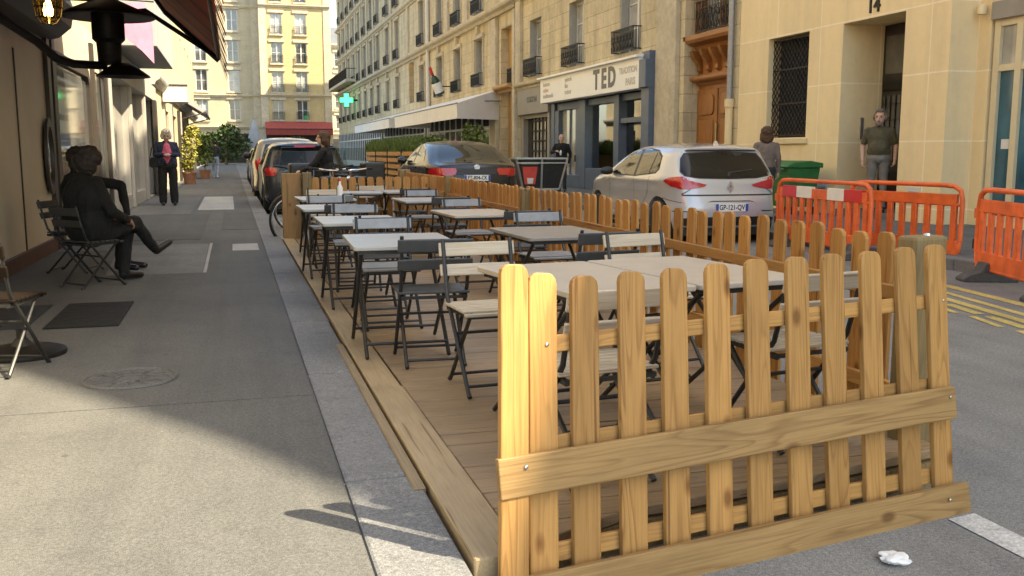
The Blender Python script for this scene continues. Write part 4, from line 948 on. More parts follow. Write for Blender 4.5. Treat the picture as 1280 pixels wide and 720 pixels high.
# ---- near picket fence, leaning slightly away from the viewer
def picket_poly(w_, h, r=.34):
    c = w_*r; return [(-w_/2,0),(w_/2,0),(w_/2,h-c)]+[(w_/2-c+c*math.cos(R(a)), h-c+c*math.sin(R(a))) for a in (30,60,80)]+[(-w_/2+c-c*math.cos(R(a)), h-c+c*math.sin(R(a))) for a in (80,60,30)]+[(-w_/2,h-c)]
def picket(name, x, y, w_, h, z0, th, mat, parent):
    m = MB(); m.prism(picket_poly(w_, h-z0), -th/2, th/2, 'y'); o = m.build(name, mat, parent, bevel=.004, seg=2); o.location = (x, y, z0); return o
B0, B1 = Vector((.734,2.50,0)), Vector((2.465,2.80,0))
fz = math.atan2(B1.y-B0.y, B1.x-B0.x)
t = thing('picket_fence', 'near end picket fence of yellow pine with a wide rail and base plank', 'fence', B0); t.rotation_euler = (R(-10.13), 0, fz)
S = [.166,.312,.479,.639,.807,.972,1.142,1.312,1.482,1.657,1.817]; Hh = [.955,.939,.943,.944,.951,.957,.957,.960,.961,.968,.970]
rr = random.Random(11)
for s, h in zip(S, Hh):
    o = picket('picket', s, rr.uniform(-.002,.002), .093, h, .015, .022, MT['pine'], t); o.rotation_euler = (0, R(4.5)+rr.uniform(-.006,.006), 0); o.location.x -= .075
o = picket('corner_picket', -.026, -.034, .088, .984, -.02, .026, MT['pine'], t); o.rotation_euler = (0, R(4.8), 0)
def plank(name, x0, z0, x1, z1, h, y, th, mat):
    L = math.hypot(x1-x0, z1-z0); m = MB(); m.box((0,-th/2,-h/2),(L,th/2,h/2)); o = m.build(name, mat, t, bevel=.004, seg=2); o.location = (x0,y,z0); o.rotation_euler = (0,-math.atan2(z1-z0,x1-x0),0); return o
plank('back_rail', .11,.738,1.81,.759,.052, .024,.024, MT['pine_x'])
plank('back_rail', .11,.440,1.79,.451,.052, .024,.024, MT['pine_x'])
plank('back_rail', .09,.123,1.77,.123,.055, .024,.024, MT['pine_x'])
plank('front_rail', -.045,.374,1.795,.388,.117, -.042,.024, MT['pine_wx'])
plank('base_plank', -.08,.030,1.81,.034,.122, -.050,.03, MT['pine_wx'])
for s, h in ((.16,.74),(1.82,.76),(.04,.40),(1.765,.41),(1.70,.05)):
    m = MB(); m.lathe([(0,.004),(.006,.003),(.007,0)], 8, T(s,-.0125 if h > .5 else (-.056 if h > .2 else -.072),h) @ RX(R(90))); m.build('screw', MT['chrome'], t)

# ---- side picket fence along the road
ya, yb = 3.18, 13.3; xs = lambda y: 2.715 + (y-3.2)*.020
t = thing('picket_fence', 'long orange pine picket fence between the tables and the road', 'fence', (0,0,0))
m0 = MB(); m0.prism(picket_poly(.098,.90), -.011, .011, 'y'); pk = m0.build('picket', MT['pine_side'], t, bevel=.003)
pk.location = (xs(3.55),3.55,.05); pk.rotation_euler = (0,0,R(91)); y = 3.55; n = 0
while y < yb-.2:
    y += .178 if y < 9.1 else .15; n += 1
    c = pk.copy(); COL.objects.link(c); c.parent = t; c.location = (xs(y)+rr.uniform(-.004,.004),y,.05+rr.uniform(-.012,.012)); c.rotation_euler = (rr.uniform(-.012,.012),0,R(91))
for z in (.70,.28):
    m = MB(); m.bar((xs(ya)-.028,ya,z),(xs(9.2)-.028,9.2,z),.03,.062); m.bar((xs(9.2)-.028,9.21,z),(xs(yb)-.028,yb,z),.03,.062); m.build('rail', MT['pine_sidey'], t, bevel=.004)
for y, sx, h in ((9.18,.19,.94),(13.3,.12,.98)):
    m = MB(); m.box((xs(y)-sx*.5,y-.055,.0),(xs(y)+sx*.5,y+.055,h)); m.build('post', MT['post'], t, bevel=.012, seg=2)
# heavy corner post
t = thing('corner_post', 'thick greenish wooden post at the road corner of the near fence', 'post', (2.625,3.20,0), R(12))
m = MB(); m.box((-.095,-.05,0),(.085,.05,.965)); m.build('post_shaft', MT['post'], t, bevel=.014, seg=2)
m = MB(); m.lathe([(0,.010),(.012,.008),(.014,0)], 8, T(.02,0,.965)); m.build('screw', MT['chrome'], t)

# ---- continuation of the fence past the first terrace
t = thing('picket_fence', 'farther stretch of picket fence beside the black saloon car', 'fence', (0,0,0)); y = 13.42
while y < 17.4:
    c = pk.copy(); COL.objects.link(c); c.parent = t; c.location = (xs(y)+.02,y,.05); y += .15
m = MB(); m.bar((xs(13.4),13.4,.70),(xs(17.4),17.4,.70),.03,.062); m.bar((xs(13.4),13.4,.28),(xs(17.4),17.4,.28),.03,.062); m.build('rail', MT['pine_sidey'], t)
m = MB(); m.box((xs(17.5)-.10,17.4,0),(xs(17.5)+.10,17.6,.99)); m.build('post', MT['post'], t, bevel=.012)
# ---- far end fence
t = thing('picket_fence', 'far end picket fence of the terrace with bicycles parked behind it', 'fence', (0,0,0))
x = .70
for k in range(17):
    c = pk.copy(); COL.objects.link(c); c.parent = t; c.location = (x+k*.125,13.36,.06); c.rotation_euler = (0,0,0)
m = MB(); m.box((.62,13.31,.68),(2.85,13.34,.74)); m.box((.62,13.31,.30),(2.85,13.34,.36)); m.build('rail', MT['pine_x'], t, bevel=.003)
m = MB(); m.box((.62,13.26,.1),(.88,13.30,1.02)); m.build('end_board', MT['pine_w'], t, bevel=.006)
m = MB(); m.box((.885,13.14,.14),(1.01,13.255,1.03)); m.build('post', MT['post'], t, bevel=.01)
m = MB(); m.box((.885,13.12,.14),(.985,13.137,.27)); m.build('post_bracket', MT['alu'], t)

# ---------------------------------------------------------------- folding bistro furniture
DK = .145
def bistro_chair(label, slat, loc, rz, group=None, kind=0):
    """folding chair: crossing side legs, slatted seat and two back slats; faces local +y"""
    t = thing('folding_chair', label, 'chair', loc, rz, group); hw = .178; IR = MT['darkmetal']
    for s in (-1, 1):
        x = s*hw
        m = MB(); m.tube([(x,-.235,.715),(x,-.205,.60),(x,-.16,.44),(x,.19,.012)], .0105, 7); m.tube([(x-.0,.19,.02),(x,.205,.008)], .012, 6); m.build('back_leg', IR, t, smooth=True)
        x = s*(hw-.022)
        m = MB(); m.tube([(x,.17,.395),(x,.15,.385),(x,-.19,.012)], .0105, 7); m.tube([(x,-.19,.02),(x,-.205,.008)], .012, 6); m.build('front_leg', IR, t, smooth=True)
    m = MB(); m.tube([(-hw,.16,.05),(hw,.16,.05)], .008, 6); m.tube([(-hw+.022,-.165,.04),(hw-.022,-.165,.04)], .008, 6); m.tube([(-hw,-.03,.275),(hw,-.03,.275)], .008, 6); m.pieces('stretcher', IR, t, smooth=True)
    m = MB(); zs = .40
    for s in (-1, 1): m.bar((s*(hw-.012),-.17,zs-.022),(s*(hw-.012),.185,zs-.012),.014,.022)
    m.bar((-hw,.185,zs-.014),(hw,.185,zs-.014),.014,.018); m.bar((-hw,-.165,zs-.02),(hw,-.165,zs-.02),.012,.016); m.build('seat_frame', IR, t)
    m = MB()
    for k in range(8):
        y = -.155+.0465*k; m.cbox((0,y+.012,zs+.004+.006*math.sin(k)*0+(-.010 if k==7 else 0)), (hw*2+.03,.036,.014))
    m.build('seat', slat, t, bevel=.003)
    m = MB(); Mx = T(0,-.222,.665) @ RX(R(14)); m.box((-hw-.022,-.016,-.034),(hw+.022,.000,.036), Mx)
    Mx = T(0,-.200,.565) @ RX(R(17)); m.box((-hw-.022,-.016,-.030),(hw+.022,.000,.030), Mx)
    m.build('backrest', slat, t, bevel=.005, seg=2)
    return t
SL = {'dark': (MT['slat_dark'],), 'grey': (MT['slat_grey'],), 'brown': (MT['slat_brown'],), 'beige': (MT['slat_beige'],)}
PROT = {}
def chair(kind, x, y, deg, label, group='folding chairs on the wooden terrace', z=DK):
    if y > 6: x += rr.uniform(-.03,.03); y += rr.uniform(-.03,.03); deg += rr.uniform(-7,7)
    if kind not in PROT:
        PROT[kind] = bistro_chair(label, SL[kind][0], (x,y,z), R(deg), group); return PROT[kind]
    return dup(PROT[kind], (x,y,z), R(deg), label, group)
TP = {}
def table(kind, x, y, deg, label, wx=.60, wy=.84, group='folding tables on the wooden terrace'):
    key = (kind, wx, wy)
    if key in TP: return dup(TP[key], (x,y,DK), R(deg), label, group)
    t = thing('folding_table', label, 'table', (x,y,DK), R(deg), group); TP[key] = t
    m = MB(); m.prism(rrect(-wx/2,-wy/2,wx/2,wy/2,.02,3), .622, .645, 'z'); m.build('tabletop', MT[kind], t, bevel=.005, seg=2)
    m = MB(); m.bar((-wx/2+.03,-wy/2+.03,.611),(wx/2-.03,-wy/2+.03,.611),.02,.02); m.bar((-wx/2+.03,wy/2-.03,.611),(wx/2-.03,wy/2-.03,.611),.02,.02)
    for s in (-1,1): m.bar((s*(wx/2-.04),-wy/2+.03,.611),(s*(wx/2-.04),wy/2-.03,.611),.02,.02)
    m.build('apron', MT['darkmetal'], t)
    for s in (-1, 1):
        x0 = s*(wx/2-.045); x1 = s*(wx/2-.07)
        m = MB(); m.tube([(x0,-wy/2+.06,.60),(x0,wy/2-.10,.012)], .0115, 7); m.build('leg', MT['darkmetal'], t, smooth=True)
        m = MB(); m.tube([(x1,wy/2-.06,.60),(x1,-wy/2+.10,.012)], .0115, 7); m.build('leg', MT['darkmetal'], t, smooth=True)
    m = MB(); m.tube([(-wx/2+.05,wy/2-.16,.08),(wx/2-.05,wy/2-.16,.08)], .009, 6); m.tube([(-wx/2+.07,-wy/2+.16,.08),(wx/2-.07,-wy/2+.16,.08)], .009, 6); m.pieces('stretcher', MT['darkmetal'], t, smooth=True)
    return t
# left column along the pavement, near to far
table('top_beige', 1.355, 3.70, 8, 'beige folding table behind the near fence, the left one of the pair', .54, .92)
table('top_beige', 1.905, 3.785, 8, 'beige folding table behind the near fence, the right one of the pair', .54, .92)
table('top_grey', .92, 5.56, -2, 'pale grey folding table by the pavement with a charcoal chair tucked under it')
table('top_grey', .90, 7.35, 0, 'pale grey folding table third along the pavement edge')
table('top_grey', .88, 9.15, 1, 'pale grey folding table fourth along the pavement edge')
table('top_grey', .98, 11.0, 2, 'pale grey folding table fifth along the pavement edge')
table('top_grey', 1.45, 12.55, 80, 'grey folding table turned sideways before the far end fence')
table('top_dark', 1.96, 5.86, 2, 'brown grey folding table between the beige pair and the road fence')
table('top_beige', 1.98, 7.98, 2, 'beige folding table along the road fence, second in its row')
table('top_grey', 2.0, 10.35, 1, 'grey folding table along the road fence, third in its row')
table('top_grey', 2.15, 12.75, 4, 'grey folding table in the far road side corner of the terrace')
# chairs
chair('beige', 1.19, 4.48, 184, 'beige slatted folding chair across the left beige table')
chair('beige', 2.17, 4.70, 190, 'beige slatted folding chair across the right beige table')
chair('beige', 1.20, 3.16, 6, 'beige slatted folding chair behind the left pickets of the near fence')
chair('beige', 2.10, 3.34, 8, 'beige slatted folding chair behind the right pickets of the near fence')
chair('dark', 1.02, 5.16, -3, 'charcoal folding chair with its back to the viewer at the pavement table')
chair('dark', 2.02, 5.30, 6, 'charcoal folding chair with its back to the viewer at the brown grey table')
chair('grey', 1.00, 6.32, 181, 'grey folding chair facing the viewer behind the charcoal chair and its table')
chair('dark', 1.02, 6.92, 2, 'dark folding chair back to back with a grey one at the third pavement table')
chair('grey', .98, 8.12, 180, 'grey folding chair on the far side of the third pavement table')
chair('dark', .97, 8.72, 0, 'dark folding chair at the near side of the fourth pavement table')
chair('grey', .95, 9.92, 178, 'grey folding chair on the far side of the fourth pavement table')
chair('grey', .98, 10.55, 4, 'grey folding chair at the near side of the fifth pavement table')
chair('beige', 1.05, 11.75, 182, 'beige folding chair on the far side of the fifth pavement table')
chair('beige', 1.80, 12.95, 170, 'beige folding chair closest to the far end fence')
chair('grey', 2.20, 6.70, 183, 'grey folding chair facing the viewer at the brown grey table')
chair('dark', 2.20, 7.42, 3, 'dark folding chair at the near side of the second road side table')
chair('grey', 2.12, 8.85, 182, 'grey folding chair on the far side of the second road side table')
chair('dark', 2.10, 9.80, 2, 'dark folding chair at the near side of the third road side table')
chair('grey', 2.15, 11.2, 180, 'grey folding chair on the far side of the third road side table')
chair('dark', 2.18, 12.2, 5, 'dark folding chair at the near side of the far corner table')
# water carafe seen on the far tables
for x, y, l in ((1.78,11.05,'small white bottle on the far grey road side table'),(1.12,12.62,'small white bottle on the sideways table by the far fence')):
    pass
# cafe terrace under the awning on the left
chair('dark', -1.21, 9.02, -55, 'dark folding chair the seated man in black is sitting on', 'chairs along the cafe wall', .13)
chair('dark', -1.52, 10.22, -100, 'dark folding chair behind the seated man in black', 'chairs along the cafe wall', .13)
chair('brown', -1.78, 7.15, -75, 'empty dark folding chair against the cafe wall at the left edge', 'chairs along the cafe wall', .13)
chair('brown', -1.25, 5.60, -16, 'dark brown folding chair cut by the left edge of the view', 'chairs along the cafe wall', .13)
t = thing('parasol_base', 'round cast iron parasol base on the pavement beside the chair at the left edge', 'parasol base', (-1.21,6.02,.13))
m = MB(); m.lathe([(.235,0),(.24,.012),(.235,.03),(.20,.042),(.06,.06),(.032,.10)], 32); m.build('base', MT['iron'], t, smooth=True)
m = MB(); m.lathe([(.026,.06),(.026,.15),(.020,.15),(.020,.08)], 14); m.build('socket_tube', MT['iron'], t, smooth=True)
# ---------------------------------------------------------------- cars
CARM = dict(
 silver = M_('silver car paint', (.47,.48,.49), .25, .25, .05, 2, spec=.6, coat=1),
 black = M_('black car paint', (.014,.014,.015), .2, 0, .1, 2, spec=.35, coat=.25),
 tan = M_('champagne car paint', (.13,.108,.08), .3, .2, .05, 2, spec=.6, coat=1),
 slate = M_('dark blue grey car paint', (.03,.032,.036), .22, .1, .1, 2, spec=.4, coat=.4),
 glass = GLASSY('dark car glass', (.012,.012,.012), .03, .5, .2),
 rearglass = GLASSY('dark rear glass', (.010,.010,.010), .06, .22, .2),
 taillight = M_('red tail light', (.42,.012,.015), .12, 0, .25, 20, coat=1),
 clear = M_('clear lamp glass', (.55,.50,.48), .12, 0, .2, 20, coat=1),
 trim = M_('black plastic trim', (.02,.02,.02), .5, 0, .2, 20),
 plate = M_('number plate white', (.74,.74,.72), .4, 0, .05, 8),
 plateblue = M_('number plate blue', (.03,.07,.35), .4, 0, .1, 8),
)
def crom(pts, step):
    out = []; P = [Vector(p) for p in pts]
    for i in range(len(P)-1):
        p0 = P[max(i-1,0)]; p1 = P[i]; p2 = P[i+1]; p3 = P[min(i+2,len(P)-1)]
        n = max(2, int((p2-p1).length/step))
        for k in range(n):
            t = k/n; out.append(.5*((2*p1)+(p2-p0)*t+(2*p0-5*p1+4*p2-p3)*t*t+(3*p1-p0-3*p2+p3)*t**3))
    out.append(P[-1]); return out
def inside(p, poly):
    c = False; n = len(poly); j = n-1
    for i in range(n):
        a, b = poly[i], poly[j]
        if (a[1] > p[1]) != (b[1] > p[1]) and p[0] < (b[0]-a[0])*(p[1]-a[1])/(b[1]-a[1])+a[0]: c = not c
        j = i
    return c
def segd(p, a, b):
    ab = b-a; t = max(0, min(1, (p-a).dot(ab)/max(ab.length_squared,1e-12))); return (p-(a+ab*t)).length
def cdt(poly, extra):
    pts = [Vector((p[0],p[1])) for p in poly] + [Vector((p[0],p[1])) for p in extra]; n = len(poly)
    v, e, f, *_ = geometry.delaunay_2d_cdt(pts, [(i,(i+1)%n) for i in range(n)], [], 1, 1e-6)
    return v, f
def refine(poly, step):
    pl = []
    n = len(poly)
    for i in range(n):
        a = Vector(poly[i]); b = Vector(poly[(i+1)%n]); k = max(1, int((b-a).length/step))
        pl += [a+(b-a)*j/k for j in range(k)]
    xs = [p[0] for p in pl]; ys = [p[1] for p in pl]; ex = []
    x = min(xs)+step*.5
    while x < max(xs):
        y = min(ys)+step*.5
        while y < max(ys):
            p = Vector((x,y))
            if inside(p, pl) and min((p-q).length for q in pl) > step*.45: ex.append(p)
            y += step
        x += step
    return cdt(pl, ex)
class Car:
    def __init__(s, name, label, loc, rz, top, L, hw, belt, tumble, wy, wr, paint, scale=1, bottom=.22, r=.10, cat='car', rear=.16, front=.16, group=None, glassy=True):
        s.t = thing(name, label, cat, loc, rz, group); s.t.scale = (scale,)*3
        s.L, s.hw, s.belt, s.tumble, s.r, s.rear, s.front, s.bot = L, hw, belt, tumble, r, rear, front, bottom
        s.top = crom(top, .045)
        path = list(s.top); yr, yf = wy; ar = wr+.055
        # bottom path from front to rear with arches
        def arch(yc): 
            h = bottom-wr; a0 = math.asin(max(-1,min(1,h/ar)))
            return [Vector((yc+ar*math.cos(a), wr+ar*math.sin(a))) for a in [a0+(PI-2*a0)*k/18 for k in range(19)]]
        bp = arch(yf)+[Vector((yf-ar-.1-(yf-yr-2*ar-.2)*k/14, bottom)) for k in range(15)]+arch(yr)
        path = path+bp; s.poly = path
        ex = []
        n = len(s.top)
        for d in (.012,.035,.065,.10,.14):
            for i in range(n):
                a = s.top[max(i-1,0)]; b = s.top[min(i+1,n-1)]; tt = (b-a).normalized(); nn = Vector((tt.y,-tt.x))
                p = s.top[i]+nn*d
                if inside(p, path) and s.dist(p) > d*.93 and (not ex or min((p-q).length for q in ex[-n*2:]) > .012): ex.append(p)
        y = .08
        while y < L:
            z = .1
            while z < 1.7:
                p = Vector((y,z))
                if inside(p, path) and s.dist(p) > .17: ex.append(p)
                z += .06
            y += .075
        v, f = cdt(path, ex)
        m = MB(); side = [(s.X(p[0],p[1]), p[0], p[1]) for p in v]
        m.add(side, f); m.add([(-x,y,z) for x,y,z in side], f)
        # bridge over the outline
        K = 8; rows = []
        for i, p in enumerate(path):
            a = path[i-1]; b = path[(i+1)%len(path)]; tt = (b-a).normalized(); nn = Vector((-tt.y,tt.x)); x = s.X(p[0],p[1])
            crown = .035 if i < n else 0
            rows.append([(x*(1-2*k/K), p[0]+nn.x*crown*(1-(1-2*k/K)**2), p[1]+nn.y*crown*(1-(1-2*k/K)**2)) for k in range(K+1)])
        vv = [q for rw in rows for q in rw]; ff = []; N = len(path)
        for i in range(N):
            j = (i+1)%N
            for k in range(K): ff.append((i*(K+1)+k, i*(K+1)+k+1, j*(K+1)+k+1, j*(K+1)+k))
        m.add(vv, ff)
        s.body = m.build('body', paint, s.t)
        bm = bmesh.new(); bm.from_mesh(s.body.data); bmesh.ops.remove_doubles(bm, verts=bm.verts, dist=.0008); bmesh.ops.recalc_face_normals(bm, faces=bm.faces)
        s.bvh = BVHTree.FromBMesh(bm); bm.to_mesh(s.body.data); bm.free()
        s.body.data.polygons.foreach_set('use_smooth', [True]*len(s.body.data.polygons)); s.body.data.set_sharp_from_angle(angle=R(50))
        u = MB(); u.box((-hw*.8,.15,.12),(hw*.8,L-.15,bottom+.25)); u.build('underbody', CARM['trim'], s.t)
        s.wheels(wy, wr)
    def dist(s, p): 
        return min(segd(p, s.top[i], s.top[i+1]) for i in range(len(s.top)-1))
    def W(s, y, z):
        hw, L = s.hw, s.L; w_ = hw
        if y < .7: w_ -= s.rear*((.7-y)/.7)**2.2
        if y > L-.95: w_ -= s.front*((y-L+.95)/.95)**2.2
        if z < .42: w_ -= .05*((.42-z)/.2)**1.5
        w_ -= .012*math.cos((z-.70)*9) if z < s.belt else 0
        if z > s.belt-.06: q = z-s.belt+.06; w_ -= s.tumble*q*(q/(q+.05))
        return w_
    def X(s, y, z):
        d = s.dist(Vector((y,z))); w_ = s.W(y,z); r = s.r
        return w_ if d >= r else w_-r+math.sqrt(max(0, r*r-(r-d)**2))
    def side(s, name, poly, mat, off=.004, step=.06, parent=None, both=True):
        out = []
        for sg in ((1,-1) if both else (-1,)):
            v, f = refine(poly, step); m = MB(); pts = []
            for p in v:
                h = s.bvh.ray_cast(Vector((sg*3,p[0],p[1])), Vector((-sg,0,0)))
                pts.append((h[0].x+sg*off if h[0] else sg*(s.X(p[0],p[1])+off), p[0], p[1]))
            m.add(pts, f)
            o = m.build(name, mat, parent or s.t, smooth=2); out.append(o)
        return out
    def back(s, name, poly, mat, off=.005, step=.05, parent=None, front=False, solid=0):
        v, f = refine(poly, step); m = MB(); pts = []
        for p in v:
            o = Vector((p[0], s.L+2 if front else -2, p[1])); h = s.bvh.ray_cast(o, Vector((0,-1 if front else 1,0)))
            y = h[0].y if h[0] else (s.L if front else 0); pts.append((p[0], y+(off if front else -off), p[1]))
        m.add(pts, f); return m.build(name, mat, parent or s.t, smooth=2)
    def wheels(s, wy, wr):
        proto = None
        for y in wy:
            for sg in (-1, 1):
                M = T(sg*(s.hw-.12),y,wr) @ RY(R(90)*sg)
                m = MB(); m.lathe([(wr*.62,-.10),(wr*.9,-.105),(wr*.985,-.08),(wr,-.03),(wr,.05),(wr*.985,.085),(wr*.9,.105),(wr*.64,.10)], 32, M); tw = m.build('wheel', MT['rubber'], s.t, smooth=True)
                m = MB(); m.lathe([(wr*.64,.085),(wr*.62,.095),(wr*.57,.06),(wr*.55,-.02),(0,-.03)], 28, M)
                for k in range(5):
                    a = 2*PI*k/5
                    for da in (-.16,.16): m.bar(M@Vector((.03*math.cos(a+da),.03*math.sin(a+da),.06)), M@Vector((wr*.6*math.cos(a+da*.7),wr*.6*math.sin(a+da*.7),.072)), .03, .02, (sg,0,0))
                m.lathe([(0,.075),(.055,.072),(.06,.05)], 14, M); m.build('rim', MT['alu'], tw, smooth=True)
def plate(car, z, w_, h_, txt, y):
    m = MB(); m.box((-w_/2,y-.012,z-h_/2),(w_/2,y,z+h_/2)); p = m.build('number_plate', CARM['plate'], car.t, bevel=.003)
    m = MB(); m.box((-w_/2+.002,y-.015,z-h_/2+.003),(-w_/2+.045,y-.0121,z+h_/2-.003)); m.box((w_/2-.045,y-.015,z-h_/2+.003),(w_/2-.002,y-.0121,z+h_/2-.003)); m.build('blue_band', CARM['plateblue'], p)
    text('plate_lettering', txt, h_*.92, MT['iron'], p, T(0,y-.0128,z) @ RX(R(90)) @ Matrix.Diagonal((.80,1,1,1)), .001, .002)

# silver hatchback
sc_ = .975
hatch = [(.08,.26),(.02,.36),(.0,.50),(.02,.62),(.075,.76),(.105,.90),(.165,1.02),(.30,1.19),(.385,1.325),(.36,1.375),(.50,1.405),(.9,1.437),(1.4,1.44),(1.9,1.405),(2.3,1.30),(2.75,1.10),(3.0,.995),(3.3,.95),(3.65,.87),(3.92,.73),(4.02,.58),(4.05,.42),(4.0,.26)]
c = Car('silver_hatchback', 'silver hatchback with dark rear window parked beyond the side fence', (6.77,12.25,0), R(-1.0), hatch, 4.05, .895, .97, .44, (.63,3.21), .315, CARM['silver'], sc_, rear=.20, front=.24, r=.13)
win = [(.78,1.035),(.70,1.10),(.78,1.26),(.98,1.345),(1.35,1.375),(1.72,1.352),(2.05,1.27),(2.42,1.115),(2.55,1.02),(2.2,.985),(1.5,.98)]
c.side('window_surround', [(p[0]+(.022 if p[0] > 1.6 else -.022 if p[0] < .9 else 0), p[1]+(.022 if p[1] > 1.15 else -.018)) for p in win], CARM['trim'], .003)
c.side('side_window', win, CARM['glass'], .006)
c.side('door_pillar', [(1.50,.975),(1.57,.975),(1.60,1.365),(1.53,1.37)], CARM['trim'], .008)
c.side('door_pillar', [(.98,1.0),(1.02,1.0),(.985,1.33),(.955,1.32)], CARM['trim'], .008)
for a in ([(1.52,.40),(1.528,.40),(1.545,.97),(1.537,.97)], [(2.60,.42),(2.608,.42),(2.605,.99),(2.597,.99)], [(1.02,.72),(1.03,.72),(.93,.98),(.92,.98)], [(1.30,.395),(1.0,.73),(1.006,.738),(1.308,.40)], [(1.3,.392),(2.6,.412),(2.6,.42),(1.3,.40)], [(.07,.60),(.50,.66),(.50,.668),(.07,.608)]):
    c.side('door_seam', a, CARM['trim'], .0025, .04)
c.side('sill_trim', [(1.02,.245),(2.82,.245),(2.80,.30),(1.05,.30)], CARM['trim'], .004)
c.side('door_handle', rrect(1.62,.835,1.83,.868,.014,2), CARM['silver'], .022)
for sg in (-1,1):
    m = MB(); m.lathe([(0,-.11),(.05,-.10),(.085,-.04),(.09,.03),(.07,.09),(0,.11)], 14, T(sg*.985,2.50,1.03) @ RY(R(90)) @ Matrix.Diagonal((.75,.8,1.0,1))); m.build('wing_mirror', CARM['trim'], c.t, smooth=True)
rw = [(-.57,1.31),(-.64,1.23),(-.70,1.06),(-.66,1.00),(-.45,.965),(0,.955),(.45,.965),(.66,1.00),(.70,1.06),(.64,1.23),(.57,1.31),(0,1.335)]
c.back('rear_window_surround', [(x*1.03, z+(.012 if z > 1.1 else -.012)) for x, z in rw], CARM['trim'], .005)
c.back('rear_window', rw, CARM['rearglass'], .009)
tl = [(.80,.90),(.79,.965),(.70,.945),(.50,.90),(.36,.865),(.40,.835),(.62,.80),(.74,.80),(.79,.82)]
for sg in (-1,1):
    c.back('tail_light', [(sg*x,z) for x,z in tl][::sg], CARM['taillight'], .012, .03)
c.side('tail_light', [(.10,.82),(.26,.835),(.44,.915),(.33,.965),(.16,.985),(.12,.95)], CARM['taillight'], .012, .02)
for pl in ([(-.72,.705),(.72,.705),(.74,.725),(-.74,.725)], [(-.72,.725),(-.60,.80),(-.605,.805),(-.735,.735)], [(.72,.725),(.60,.80),(.605,.805),(.735,.735)]): c.back('tailgate_seam', pl, CARM['trim'], .004, .04)
c.back('rear_wiper', [(-.02,.985),(.02,.985),(.03,1.03),(.42,1.075),(.42,1.087),(.0,1.045)], CARM['trim'], .016, .03)
c.back('spoiler_lip', [(-.58,1.345),(.58,1.345),(.56,1.36),(0,1.372),(-.56,1.36)], CARM['trim'], .006, .04)
c.back('plate_recess', [(-.50,.475),(-.36,.62),(-.30,.635),(.30,.635),(.36,.62),(.50,.475),(.82,.475),(.82,.487),(.485,.492),(.365,.612),(.30,.622),(-.30,.622),(-.365,.612),(-.485,.492),(-.82,.487),(-.82,.475)], CARM['trim'], .004, .015)
c.back('lower_bumper', [(-.80,.27),(.80,.27),(.80,.37),(.6,.40),(-.6,.40),(-.80,.37)], CARM['trim'], .006)
plate(c, .535, .52, .115, 'GP-121-QV', -.030)
m = MB(); d = [(0,.085),(.045,0),(0,-.085),(-.045,0)]; di = [(0,.045),(.022,0),(0,-.045),(-.022,0)]
v = [(x,.035,.83+z) for x,z in d]+[(x,.035,.83+z) for x,z in di]; m.add(v,[(i,(i+1)%4,4+(i+1)%4,4+i) for i in range(4)]); 
o = m.build('badge', MT['chrome'], c.t); so2 = o.modifiers.new('solid','SOLIDIFY'); so2.thickness = .03; so2.offset = 0
m = MB(); m.prism([(.44,1.41),(.62,1.43),(.55,1.50),(.52,1.50)], -.012, .012, 'x'); m.build('antenna', CARM['silver'], c.t)
# black saloon
sal = [(.07,.26),(.01,.40),(.0,.55),(.02,.72),(.06,.86),(.10,.935),(.22,.955),(.50,1.02),(1.0,1.20),(1.45,1.335),(1.9,1.395),(2.3,1.40),(2.7,1.33),(3.1,1.16),(3.4,1.00),(3.8,.93),(4.25,.84),(4.6,.70),(4.72,.55),(4.75,.42),(4.7,.26)]
def saloon(label, loc, rz, scale):
    c = Car('black_saloon', label, loc, rz, sal, 4.75, .925, .96, .52, (.98,3.77), .335, CARM['black'], scale, rear=.20, front=.24, r=.12)
    win = [(.95,1.03),(1.15,1.15),(1.5,1.27),(1.9,1.335),(2.3,1.335),(2.65,1.255),(2.98,1.10),(3.12,1.01),(2.5,.985),(1.6,.99)]
    c.side('window_surround', [(p[0]*1.02-.03, p[1]+(.016 if p[1] > 1.15 else -.014)) for p in win], MT['chrome'], .003)
    c.side('side_window', win, CARM['glass'], .006)
    c.side('door_pillar', [(2.05,.985),(2.13,.985),(2.09,1.335),(2.02,1.335)], CARM['trim'], .008)
    c.side('door_seam', [(2.08,.36),(2.09,.36),(2.1,.98),(2.09,.98)], CARM['trim'], .003); c.side('door_handle', rrect(1.75,.86,1.98,.89,.012,2), CARM['black'], .02)
    rw = [(-.50,1.33),(-.60,1.2),(-.68,1.0),(0,.985),(.68,1.0),(.60,1.2),(.50,1.33),(0,1.35)]
    c.back('rear_window', rw, CARM['rearglass'], .008, .05)
    for sg in (-1,1):
        c.back('tail_light', [(sg*x,z) for x,z in ((.40,.84),(.44,.76),(.86,.74),(.90,.81),(.88,.89),(.42,.89))][::sg], CARM['taillight'], .012, .04)
    c.side('tail_light', [(.02,.72),(.28,.78),(.22,.86),(.06,.87)], CARM['taillight'], .008, .03)
    c.back('light_bar', [(-.40,.77),(.40,.77),(.40,.88),(-.40,.88)], CARM['trim'], .008)
    plate(c, .70, .52, .115, 'FT-804-CK', -.02)
    m = MB(); m.prism([(-.05,.86),(.05,.86),(.065,.92),(.03,.955),(-.03,.955),(-.065,.92)], .005, .03, 'y'); m.build('badge', MT['chrome'], c.t, bevel=.006)
    for sg in (-1,1):
        m = MB(); m.lathe([(0,-.11),(.05,-.10),(.08,-.03),(.08,.05),(0,.11)], 12, T(sg*1.0,3.02,1.02) @ RY(R(90))); m.build('wing_mirror', CARM['black'], c.t, smooth=True)
    m = MB(); m.prism([(2.0,1.39),(2.2,1.39),(2.1,1.47),(2.06,1.47)], -.012, .012, 'x'); m.build('antenna', MT['pink_cloth'], c.t)
    return c
